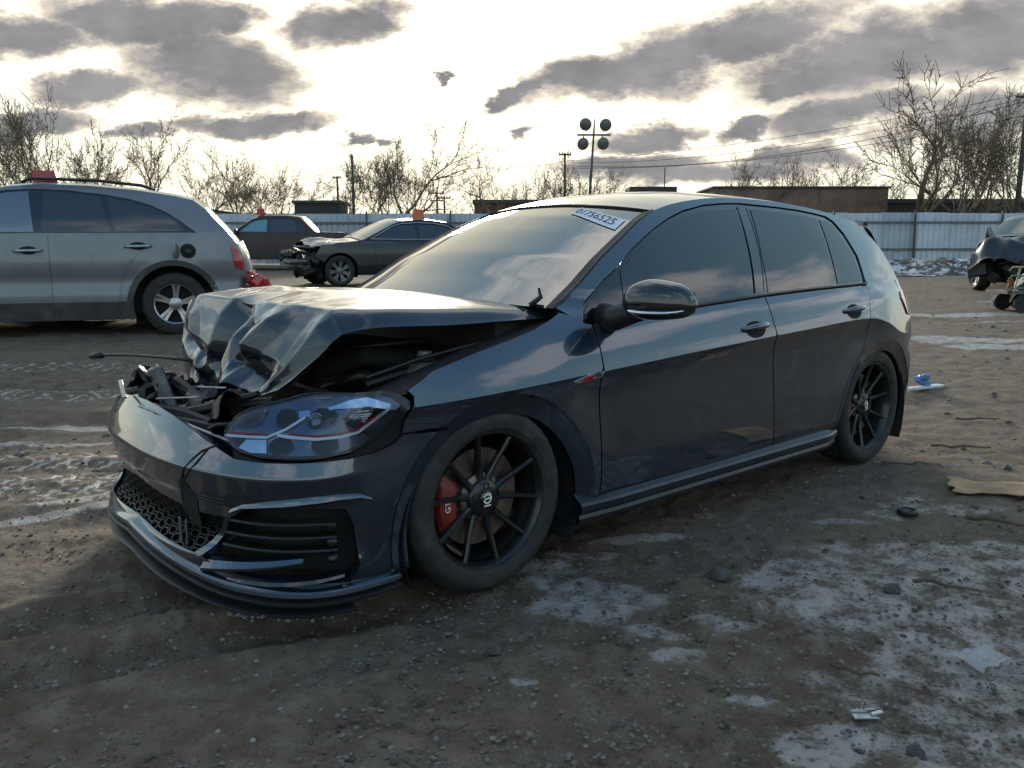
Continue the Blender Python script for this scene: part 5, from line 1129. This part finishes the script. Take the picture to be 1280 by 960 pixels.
for s in(1,-1):
    fnp=lambda o:(lambda a,b,s=s:np.stack([a,s*(YS(a,b)+o),b],-1))
    for nm,po in dpan:
        d=panel(nm,po,fnp(.010),.05,SILV,SUV,.016,(0,s,0)); hx0,hz0=(.09,.965) if nm=='front_door' else (-1.0,1.015)
        yy=float(YS(hx0,hz0)); h=MB(); h.tube([(hx0+.14,s*(yy+.014),hz0-.005),(hx0+.10,s*(yy+.05),hz0),(hx0-.10,s*(yy+.05),hz0+.005),(hx0-.14,s*(yy+.014),hz0+.008)],[.012,.016,.016,.012],8); h.build('door_handle',ALLOY,d,True)
        panel('handle_cup',[(hx0+.09*math.cos(q),hz0+.005+.045*math.sin(q)) for q in np.linspace(0,6.283,18)[:-1]],fnp(.0125),.05,UNDER,d,.003,(0,s,0))
    for gg in([(.98,1.30),(.76,1.435),(.52,1.54),(.28,1.60),(.09,1.615),(.03,1.17),(.7,1.155),(1.15,1.145)],[(-.06,1.615),(-.3,1.605),(-.62,1.575),(-.72,1.175),(-.04,1.17)],[(-.68,1.565),(-.95,1.515),(-1.15,1.45),(-1.32,1.365),(-1.52,1.19),(-.78,1.178)]):
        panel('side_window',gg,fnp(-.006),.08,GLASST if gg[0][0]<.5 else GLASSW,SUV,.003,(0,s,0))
    panel('arch_cladding',[arc(-1.35,.36,.505,200,-20,30)+arc(-1.35,.36,.442,-20,200,30)][0],fnp(.012),.05,CLAD,SUV,.02,(0,s,0)); panel('arch_cladding',[arc(1.35,.36,.505,200,-20,30)+arc(1.35,.36,.442,-20,200,30)][0],fnp(.012),.05,CLAD,SUV,.02,(0,s,0))
    panel('sill_cladding',[(.88,.20),(-.88,.20),(-.87,.40),(.87,.40)],fnp(.014),.06,CLAD,SUV,.03,(0,s,0))
    panel('bumper_corner',[(-1.83,.36),(-2.10,.36),(-2.15,.62),(-1.80,.66),(-1.78,.50)],fnp(.012),.05,SILV,SUV,.02,(0,s,0))
    panel('tail_lamp',[(-1.99,1.02),(-2.075,.98),(-2.13,.84),(-2.12,.74),(-2.03,.78)],fnp(.014),.03,REDL,SUV,.03,(0,s,0))
    rl=MB(); rl.tube([(.15,s*.64,1.71),(.05,s*.64,1.755),(-.6,s*.635,1.75),(-1.05,s*.62,1.71),(-1.2,s*.61,1.665)],[.016,.018,.018,.018,.014],8); rl.build('roof_rail',PLASTIC,SUV,True)
yy=float(YS(-1.52,.965))
panel('fuel_opening',[(-1.52+.085*math.cos(q),.965+.085*math.sin(q)) for q in np.linspace(0,6.283,25)[:-1]],lambda a,b:np.stack([a,YS(a,b)+.003,b],-1),.03,UNDER,SUV,.004)
fc=MB(); fc.lathe([(0,.03),(.03,.03),(.04,.02),(.042,0)],18,c=(-1.52,yy,.955)); fc.build('fuel_cap',PLASTIC,SUV,True)
ff=MB(); ff.lathe([(.0,.004),(.082,.004),(.088,-.002),(.0,-.004)],24); o=ff.build('fuel_flap',SILV,SUV,True); o.location=(-1.395,yy+.075,.965); o.rotation_euler=(0,0,1.15)
def liners(root,axles,R,zc,yo,yi):
    for cx in axles:
        for s in(1,-1):
            w=MB(); V=[]
            for i in range(21):
                a=math.radians(-20+220*i/20)
                for y in(yo,yi): V.append((cx+R*math.cos(a),s*y,zc+R*math.sin(a)))
            w.add(V,[(2*i,2*i+1,2*i+3,2*i+2) for i in range(20)]); w.box((cx,s*yi,zc+.12),(R*2,.01,R*1.6)); w.build('wheel_arch_liner',UNDER,root)
liners(SUV,(1.35,-1.35),.455,.36,.90,.55)
WS_=car_wheel(.362,.232,.23,ALLOY,5,True)
for x in(1.35,-1.35):
    for s in(1,-1): put_car_wheel(WS_,SUV,x,s*.80,.362,s,x)
b=MB(); b.box((0,0,.40),(4.0,1.5,.3)); b.build('floor_pan',UNDER,SUV)
for x in(.25,-.75):
    for y in(.38,-.38): q=MB(); q.box((x,y,.85),(.5,.5,.2),None,.05); q.box((x-.28,y,1.15),(.14,.46,.62),Matrix.Rotation(-.15,3,'Y'),.05); q.build('seat',INTER,SUV)
def on(root,x,y,z): return root.matrix_basis@Vector((x,y,z))
def marker(root,p,w,h,m,name,label,rz=0):
    bpy.context.view_layer.update(); t=MB(); x=w/2; V=[(-x,-x*.7,0),(x,-x*.7,0),(x,x*.7,0),(-x,x*.7,0),(-x*.8,-x*.5,h),(x*.8,-x*.5,h),(x*.8,x*.5,h),(-x*.8,x*.5,h)]
    t.add(V,[(3,2,1,0),(4,5,6,7),(0,1,5,4),(1,2,6,5),(2,3,7,6),(3,0,4,7)]); t.box((0,0,h*.5),(w*.93,w*.02,h*.06)); o=t.build(name,m); o.location=on(root,*p); o.rotation_euler=(0,0,root.rotation_euler[2]+rz); return tag(o,label,'roof marker')
RMK=mat('red_marker',(.42,.055,.06),.5,var=.15,vscale=8); OMK=mat('orange_marker',(.62,.12,.03),.45,var=.15,vscale=8)
marker(SUV,(-.02,.20,1.755),.27,.12,RMK,'roof_marker','red box marker lying on the silver car roof')
b=MB(); random.seed(5)
for k in range(9): b.box((random.uniform(-.12,.12),random.uniform(-.10,.10),random.uniform(.02,.24)),(random.uniform(.08,.2),random.uniform(.05,.12),random.uniform(.06,.16)),Matrix.Rotation(random.uniform(-.8,.8),3,'Y')@Matrix.Rotation(random.uniform(0,3),3,'Z'),.02)
o=b.build('broken_tail_lamp',mat('red_lamp_plastic',(.40,.022,.018),.22,coat=.8,var=.4,vscale=9)); bpy.context.view_layer.update(); p_=on(SUV,-2.27,.72,.42); o.location=p_; tag(o,'broken red tail lamp hanging at the silver car rear corner','tail lamp')
# snow-crusted plank under the silver car
b=MB(); b.box((0,0,.05),(1.9,.22,.10),None,.02); o=b.build('plank',mat('snowy_plank',(.34,.29,.22),.9,var=.4,vscale=5)); o.location=yp(10.6,-6.1); o.rotation_euler=(0,0,YR+.03); tag(o,'pale plank with snow lying under the silver car','plank')
# ---- dark pickup truck
MAR=mat('dark_maroon_paint',(.040,.016,.018),.55,.0,.15,.2,var=.15,dirt=(.07,.055,.05),dscale=2,dlim=(.6,.95))
px_,py_=yard(26.5,-7.7); PK=thing('pickup_truck','dark maroon crew cab pickup truck parked behind the silver car','pickup truck',(px_,py_,float(terr(px_,py_))),math.atan2(-SR[1],-SR[0])+.05)
Wp=pch([2.7,2.55,2.2,1.5,-2.2,-2.6,-2.68],[.7,.88,.95,.98,.98,.95,.88])
def YP(x,z): d=z-1.22; return Wp(x)-np.where(d>0,.05+.42*d,.05*np.clip((z-.8)/.42,0,1)**2+np.maximum(0,.6-z)*.12)
ptop=[(1.25,1.22),(1.15,1.26),(.50,1.74),(.25,1.83),(-.1,1.865),(-.7,1.86),(-1.05,1.82),(-1.12,1.80)]
prear=[(-1.12,1.80),(-1.62,1.30)]; bed=[(-1.62,1.30),(-2.6,1.28)]
ptail=[(-2.6,1.28),(-2.66,1.0),(-2.68,.7),(-2.64,.5)]
pd=[(1.0,1.27),(.52,1.66),(.28,1.745),(-.1,1.775),(-.65,1.77),(-.98,1.73),(-1.18,1.55),(-1.32,1.27)]
po=[(2.62,.5),(2.68,.8),(2.64,1.08),(1.9,1.18)]+ptop+prear[1:]+bed[1:]+ptail[1:]+arc(-1.65,.42,.50,187,-7,20)+arc(1.65,.42,.50,187,-7,20)
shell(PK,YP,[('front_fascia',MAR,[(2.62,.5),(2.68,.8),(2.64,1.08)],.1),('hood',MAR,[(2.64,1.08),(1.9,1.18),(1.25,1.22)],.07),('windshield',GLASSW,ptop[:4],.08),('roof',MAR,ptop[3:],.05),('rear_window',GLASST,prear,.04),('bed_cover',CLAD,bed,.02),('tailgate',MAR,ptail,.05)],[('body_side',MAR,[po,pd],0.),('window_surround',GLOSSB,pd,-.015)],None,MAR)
BLUEG=tinted_glass('teal_glass',(.45,.75,.78),.1)
for s in(1,-1):
    f=lambda o:(lambda a,b,s=s:np.stack([a,s*(YP(a,b)+o),b],-1))
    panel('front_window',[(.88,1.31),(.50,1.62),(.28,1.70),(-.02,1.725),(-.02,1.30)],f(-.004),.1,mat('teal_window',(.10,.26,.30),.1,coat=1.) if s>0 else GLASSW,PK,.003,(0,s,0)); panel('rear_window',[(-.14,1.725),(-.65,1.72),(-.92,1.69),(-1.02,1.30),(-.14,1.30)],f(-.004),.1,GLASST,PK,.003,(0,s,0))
    for nm,pp in(('front_door',[(.98,.62),(1.0,1.2),(-.07,1.2),(-.07,.62)]),('rear_door',[(-.09,.62),(-.09,1.2),(-1.0,1.2),(-1.1,.9),(-1.15,.62)])): panel(nm,pp,f(.010),.1,MAR,PK,.02,(0,s,0))
    panel('lower_cladding',[(1.1,.40),(-1.1,.40),(-1.1,.60),(1.1,.60)],f(.016),.1,CLAD,PK,.03,(0,s,0))
    m_=MB(); m_.box((.95,s*1.08,1.30),(.12,.22,.18),None,.04); m_.build('side_mirror',PLASTIC,PK)
liners(PK,(1.65,-1.65),.51,.42,.94,.55)
WP_=car_wheel(.40,.24,.26,ALLOY,6,False)
for x in(1.65,-1.65):
    for s in(1,-1): put_car_wheel(WP_,PK,x,s*.84,.40,s)
b=MB(); b.box((0,0,.5),(4.6,1.6,.3)); b.build('floor_pan',UNDER,PK)
PK.scale=(.92,.92,.90)
marker(PK,(.30,.3,1.90),.26,.20,mat('red_marker2',(.45,.05,.045),.5),'roof_marker','small red marker on the dark pickup roof',.3)
# ---- wrecked dark sedan
NAVY=mat('navy_paint',(.010,.013,.022),.3,.4,.8,.06,var=.2,dirt=(.08,.078,.075),dscale=2.4,dlim=(.6,.95)); FROST=mat('frosted_paint',(.16,.155,.15),.45,.3,.5,.2,var=.5,vscale=3)
th=math.radians(30); cL=-2.80; cx_,cy_=yard(18.6,cL); hdg=-SR*math.cos(th)-SF*math.sin(th); SD=thing('wrecked_sedan','wrecked dark sedan with smashed nose behind the hatchback windshield','car',(cx_,cy_,float(terr(cx_,cy_))-.02),math.atan2(hdg[1],hdg[0]))
Wd=pch([2.3,2.2,1.9,1.4,-1.4,-2.0,-2.35],[.62,.78,.86,.91,.91,.87,.70])
def YD(x,z): d=z-.95; return Wd(x)-np.where(d>0,.04+.50*d,.04*np.clip((z-.7)/.25,0,1)**2+np.maximum(0,.45-z)*.12)
dtop=[(.95,.96),(.85,.99),(.15,1.32),(-.05,1.385),(-.4,1.42),(-.8,1.415),(-1.15,1.37)]; drear=[(-1.15,1.37),(-1.75,1.06)]; dtrk=[(-1.75,1.06),(-2.3,1.03)]; dtail=[(-2.3,1.03),(-2.36,.8),(-2.38,.6),(-2.32,.35)]
ddl=[(.72,.99),(.20,1.26),(-.02,1.325),(-.4,1.355),(-.8,1.35),(-1.12,1.30),(-1.52,1.06),(-1.3,1.0),(0,.985)]
do=[(1.95,.62),(1.8,.86),(1.4,.90)]+dtop+drear[1:]+dtrk[1:]+dtail[1:]+arc(-1.42,.32,.385,188,-8,20)+arc(1.42,.32,.385,188,30,16)
def crum(P,U,V): P=P.copy(); k=smooth(.0,.8,1-U); P[...,2]+=k*(.13*fbm(P[...,0]*1.,P[...,1],2.2,3,40))+.03*k; P[...,0]-=.10*k*fbm(P[...,0],P[...,1]+4,2.6,2,41); return P
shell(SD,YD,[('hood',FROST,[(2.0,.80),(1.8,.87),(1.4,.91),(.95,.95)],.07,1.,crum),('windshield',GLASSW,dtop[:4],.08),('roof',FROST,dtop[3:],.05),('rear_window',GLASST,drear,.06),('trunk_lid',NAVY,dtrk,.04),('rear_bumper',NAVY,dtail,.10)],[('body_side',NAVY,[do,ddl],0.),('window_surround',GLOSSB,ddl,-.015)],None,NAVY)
for s in(1,-1):
    f=lambda o:(lambda a,b,s=s:np.stack([a,s*(YD(a,b)+o),b],-1))
    for gg in([(.62,1.0),(.20,1.225),(-.02,1.285),(-.32,1.315),(-.34,1.0)],[(-.42,1.318),(-.8,1.31),(-1.08,1.27),(-1.3,1.12),(-1.2,1.02),(-.42,1.005)]): panel('side_window',gg,f(-.004),.1,GLASST,SD,.003,(0,s,0))
    for nm,pp in(('front_door',[(.62,.36),(.66,.94),(-.36,.96),(-.36,.36)]),('rear_door',[(-.38,.36),(-.38,.96),(-1.15,.98),(-1.2,.75),(-1.02,.5),(-.98,.36)])): panel(nm,pp,f(.010),.1,NAVY,SD,.02,(0,s,0))
    tr=MB(); tr.tube([(a,s*(float(YD(a,b))+.008),b) for a,b in ddl+ddl[:1]],.011,6); tr.build('window_trim',ALLOY,SD,True)
liners(SD,(1.42,-1.42),.395,.32,.87,.5)
WD_=car_wheel(.325,.225,.22,mat('dirty_alloy',(.16,.16,.165),.45,.7,var=.3),7,True)
for x in(1.42,-1.42):
    for s in(1,-1): put_car_wheel(WD_,SD,x,s*.78,.325,s,.4)
b=MB(); b.box((-.1,0,.38),(3.6,1.4,.3)); b.box((1.35,0,.55),(.9,1.1,.36)); b.build('floor_pan',UNDER,SD)
random.seed(9); b=MB()
b.tube([(1.95,-.85,.55),(2.22,-.4,.52),(2.25,.2,.50),(2.05,.80,.52)],.06,8); b.tube([(1.85,-.8,.82),(2.05,-.3,.84),(2.05,.3,.82),(1.9,.78,.80)],.03,8)
for k in range(34): b.box((random.uniform(1.75,2.2),random.uniform(-.8,.8),random.uniform(.28,.78)),(random.uniform(.05,.25),random.uniform(.08,.35),random.uniform(.04,.2)),Matrix.Rotation(random.uniform(-.6,.6),3,'X')@Matrix.Rotation(random.uniform(-.6,.6),3,'Y')@Matrix.Rotation(random.uniform(0,3),3,'Z'),.01)
b.build('smashed_front',PLASTIC,SD)
b=MB(); b.box((2.16,-.1,.46),(.10,1.35,.14),Matrix.Rotation(.08,3,'Z'),.03); b.build('bumper_foam',mat('grey_plastic',(.10,.11,.13),.5,var=.3),SD)
for y,z in((-.55,.62),(.45,.60)):
    l=MB(); l.lathe([(0,.09),(.07,.07),(.10,.0),(.09,-.08)],16); o=l.build('headlight',CHROME,SD,True); o.location=(2.02,y,z); o.rotation_euler=(0,0,-math.pi/2)
marker(SD,(-.62,.30,1.452),.24,.21,OMK,'roof_marker','orange marker on the wrecked sedan roof',.4)
# ---- dark wreck at the right edge
th=math.radians(52); wx_,wy_=yard(16.2,10.45); hd2=-SR*math.cos(th)-SF*math.sin(th); WK=thing('crushed_wreck','dark crushed car wreck under tarp at the right picture edge','car',(wx_,wy_,float(terr(wx_,wy_))-.03),math.atan2(hd2[1],hd2[0]))
SNOW=mat('white_paint',(.52,.52,.50),.35,coat=.6,var=.1); TARP=mat('tarp',(.016,.018,.024),.35,.0,.3,.2,var=.5,vscale=6)
shell(WK,YD,[('windshield',GLASST,dtop[:4],.08),('roof',SNOW,dtop[3:],.05),('rear_window',GLASST,drear,.06),('trunk_lid',SNOW,dtrk,.04),('rear_bumper',SNOW,dtail,.10)],[('body_side',SNOW,[do,ddl],0.),('window_surround',GLOSSB,ddl,-.015)],None,SNOW)
def crum2(U,V):
    x=.75+1.45*U; y=V*.92; z=.98-.10*U+.16*fbm(x,y,2.4,3,50)-.30*smooth(.75,1.,np.abs(V))*(.6+.6*vnoise(x*5,y*2,3))-.34*smooth(.78,1.,U); return np.stack([x+.08*fbm(y,x,3,2,51),y,z],-1)
sheet('tarp',crum2,40,44,TARP,WK,v=(-1,1),out=(0,0,1))
random.seed(21); b=MB()
for k in range(46): b.box((random.uniform(.9,2.15),random.uniform(-.88,.88),random.uniform(.25,.85)),(random.uniform(.08,.35),random.uniform(.08,.35),random.uniform(.05,.25)),Matrix.Rotation(random.uniform(-.8,.8),3,'X')@Matrix.Rotation(random.uniform(-.8,.8),3,'Y')@Matrix.Rotation(random.uniform(0,3),3,'Z'),.01)
b.build('crushed_front',PLASTIC,WK); b=MB(); b.box((-.1,0,.38),(3.6,1.4,.3)); b.build('floor_pan',UNDER,WK)
b=MB(); b.tube([(1.5,-.75,.95),(1.75,-.70,1.12),(1.8,-.62,.98)],.05,6); b.build('bent_bracket',GREYM,WK)
for x,y,rz in((1.55,-.80,.5),(1.42,.78,.3),(-1.42,.78,0),(-1.42,-.78,0)):
    w=put_car_wheel(WD_,WK,x,y,.325,1 if y>0 else -1); w.rotation_euler[2]+=rz
# ---- parts cart
CTB=yp(11.5,7.35); CT=thing('parts_cart','low metal parts cart with black wheels in front of the dark wreck','cart',CTB,YR-.06); YEL=mat('worn_yellow_tube',(.34,.30,.16),.5,.2,var=.3,vscale=12); GRN=mat('green_grey_tube',(.13,.16,.13),.5,.3,var=.3)
b=MB(); b.box((.1,0,.27),(1.2,.6,.04)); b.build('platform',STEEL,CT)
for z,m in((.62,YEL),(.50,GRN),(.33,GRN)):
    b=MB(); b.tube([(-.50,-.30,z-.05),(-.46,-.30,z),(.75,-.30,z)],.014,8); b.build('rail',m,CT,True)
for x,m in((-.36,YEL),(.30,STEEL),(.62,STEEL)):
    b=MB(); b.tube([(x,-.30,.62),(x-.06,-.31,.30),(x-.10,-.31,.14)],.014,8); b.build('upright',m,CT,True)
cw=MB(); cw.lathe([(0,.03),(.03,.03),(.05,.02),(.08,.03),(.12,.035),(.125,.0),(.12,-.035),(0,-.035)],24); cw=cw.mesh('wheel',ang=40); cw.materials.append(RUBBER)
for x in(-.26,-.02,.24,.5):
    for y in(-.27,.27): o=link('wheel',cw,None,CT); o.location=(x,y,.125)
def junk(name,label,cat,loc,parts,m,rz=0):
    b=MB()
    for c,d,rot in parts: b.box(c,d,Matrix.Rotation(rot,3,'Y')@Matrix.Rotation(rot*.7,3,'X'),.012)
    o=b.build(name,m); o.location=loc; o.rotation_euler=(0,0,YR+rz); return tag(o,label,cat)
junk('gearbox','grey green gearbox casing lying on the parts cart','car part',(*yard(11.45,7.27),CTB[2]+.29),[((0,0,.10),(.22,.2,.2),.3),((.12,0,.14),(.14,.16,.22),-.4),((-.1,.02,.08),(.12,.18,.14),.7)],mat('oily_alloy',(.13,.15,.145),.45,.6,var=.4,vscale=14))
junk('rusty_part','orange rusty part hanging at the left end of the parts cart','car part',(*yard(11.42,6.97),CTB[2]+.29),[((0,0,.06),(.07,.07,.16),.2),((0,0,.14),(.05,.06,.07),.5)],mat('rust',(.24,.08,.03),.8,var=.4,vscale=20))
# ------------------------------------------------------------------ litter on the ground
def put(o,D,L,dz=0,rz=0): x,y,z=yp(D,L,dz); o.location=(x,y,z); o.rotation_euler=(0,0,YR+rz); return o
def crumpled(name,w,d,amp,m,seed,thick=.004,n=26):
    def fn(U,V):
        x=(U-.5)*w*(1+.12*fbm(V*3,U*0+seed,1.3,2,seed)); y=(V-.5)*d*(1+.25*fbm(U*3,V*0+seed,1.5,2,seed+1)); return np.stack([x,y,.012+amp*(fbm(U*w*4+seed,V*d*4,1.1,3,seed+2)+.5)],-1)
    return sheet(name,fn,n,n,m,None,out=(0,0,1),thick=thick,ang=35)
CARD=mat('cardboard',(.36,.235,.13),.85,var=.25,vscale=9,dirt=(.20,.15,.10),dscale=12,dlim=(.5,.8))
tag(put(crumpled('cardboard_sheet',.62,.24,.03,CARD,2),3.72,2.42,0,-.25),'torn tan cardboard sheet on the dirt at the right edge','cardboard')
b=MB(); b.lathe([(.0,.018),(.03,.018),(.036,.024),(.042,.020),(.044,.004),(.03,.0),(0,0)],28,'Z'); b.lathe([(.026,.020),(.030,.026),(.034,.020)],28,'Z'); tag(put(b.build('rubber_puck',PLASTIC,None,True),3.43,1.74),'small round black rubber cap lying on the dirt','rubber cap')
b=MB(); b.box((0,0,.008),(.066,.022,.006),Matrix.Rotation(.05,3,'Y'),.002); b.box((0,.014,.014),(.064,.004,.010),None,.001); b.box((-.008,.014,.032),(.004,.004,.026),Matrix.Rotation(-.15,3,'Y')); b.box((.004,.014,.030),(.003,.004,.024),Matrix.Rotation(.1,3,'Y')); b.box((.03,.0,.014),(.03,.012,.01),Matrix.Rotation(-.2,3,'Y'),.002)
tag(put(b.build('metal_clip',mat('clip_metal',(.5,.5,.5),.3,.9)),1.84,.87,.0,.08),'small bright metal clip on the ground near the bottom right','metal clip')
b=MB(); b.box((0,0,.015),(.62,.07,.02),Matrix.Rotation(.02,3,'Y'),.003); tag(put(b.build('white_strip',mat('white_trim',(.55,.56,.58),.5,var=.15)),6.30,3.20,0,.55),'white plastic strip on the dirt behind the rear wheel','strip')
b=MB()
for k in range(5): a=.5*k; b.box((.02*math.cos(a*3),.02*math.sin(a*2),.04+.012*k),(.09-.012*k,.06,.05),Matrix.Rotation(a,3,'Z')@Matrix.Rotation(.4-a*.2,3,'Y'),.012)
tag(put(b.build('blue_scrap',mat('blue_plastic',(.12,.22,.48),.35,var=.4,vscale=20)),6.38,3.27,.0),'crumpled light blue plastic scrap beside the white strip','scrap')
FILM=mat('clear_film',(.40,.41,.45),.3,alpha=.35,var=.1); tag(put(crumpled('plastic_film',.12,.09,.03,FILM,6,.0015),2.11,1.31,.0,.4),'crumpled clear plastic film on the icy ground at right','plastic film')
STICK=mat('stick_bark',(.10,.075,.055),.9,var=.4,vscale=25)
def stick(D,L,ln,r,rz,label,seed):
    rr=random.Random(seed); P=[((t-.5)*ln,rr.gauss(0,.012*ln*2),r+.004+rr.uniform(0,.012)) for t in np.linspace(0,1,7)]; b=MB(); b.tube(P,[r*(1-.4*t) for t in np.linspace(0,1,7)],6); b.tube([P[3],(P[3][0]+ln*.12,P[3][1]+ln*.1,P[3][2]+.01)],[r*.6,r*.3],5); tag(put(b.build('stick',STICK,None,True),D,L,0,rz),label,'stick')
for i,(D,L,ln,r,rz,lb) in enumerate([(4.61,2.62,.32,.008,-.2,'long thin stick lying flat on the dirt right of the rear wheel'),(3.28,2.04,.22,.012,-.5,'short thick dark stick below the cardboard'),(4.25,2.15,.30,.007,-.12,'dark stick close behind the rear wheel'),(3.05,1.62,.16,.006,.5,'small twig on the pale frosty patch at right'),(5.3,3.1,.3,.008,.1,'pale stick on dirt below the snow streak'),(2.62,1.48,.2,.008,-.4,'dark stick in the middle of the frosty ground'),(1.78,-.15,.10,.005,.3,'tiny twig at the bottom centre of the picture'),(2.05,.93,.13,.006,-.6,'short splinter above the bright metal clip')]): stick(D,L,ln,r,rz,lb,i+3)
RK=mat('dark_stone',(.07,.066,.062),.9,var=.4,vscale=16,bump=.4,bscale=40)
def rock(D,L,s,label,seed):
    r=np.random.default_rng(seed); bm=bmesh.new(); bmesh.ops.create_icosphere(bm,subdivisions=2,radius=s)
    for v in bm.verts: k=1+.75*(float(vnoise(np.array(v.co.x/s*1.6+seed*3.1+9),np.array(v.co.y/s*1.6+v.co.z/s+seed+9)))-.5)*2; v.co=v.co*k; v.co.z*=.48
    me=bpy.data.meshes.new('rock'); bm.to_mesh(me); bm.free(); tag(put(link('rock',me,RK),D,L,s*.12,seed),label,'rock')
rock(2.74,.73,.042,'dark clod-like rock beside the frosty patch below the door',1); rock(2.18,-.05,.022,'small dark rock below the front wheel',2); rock(1.70,.93,.022,'small dark rock near the bright metal clip',3); rock(2.62,1.30,.028,'reddish dark rock on the frosty ground',4); rock(9.3,6.05,.10,'dark rock on the snow streak at the right edge',5)
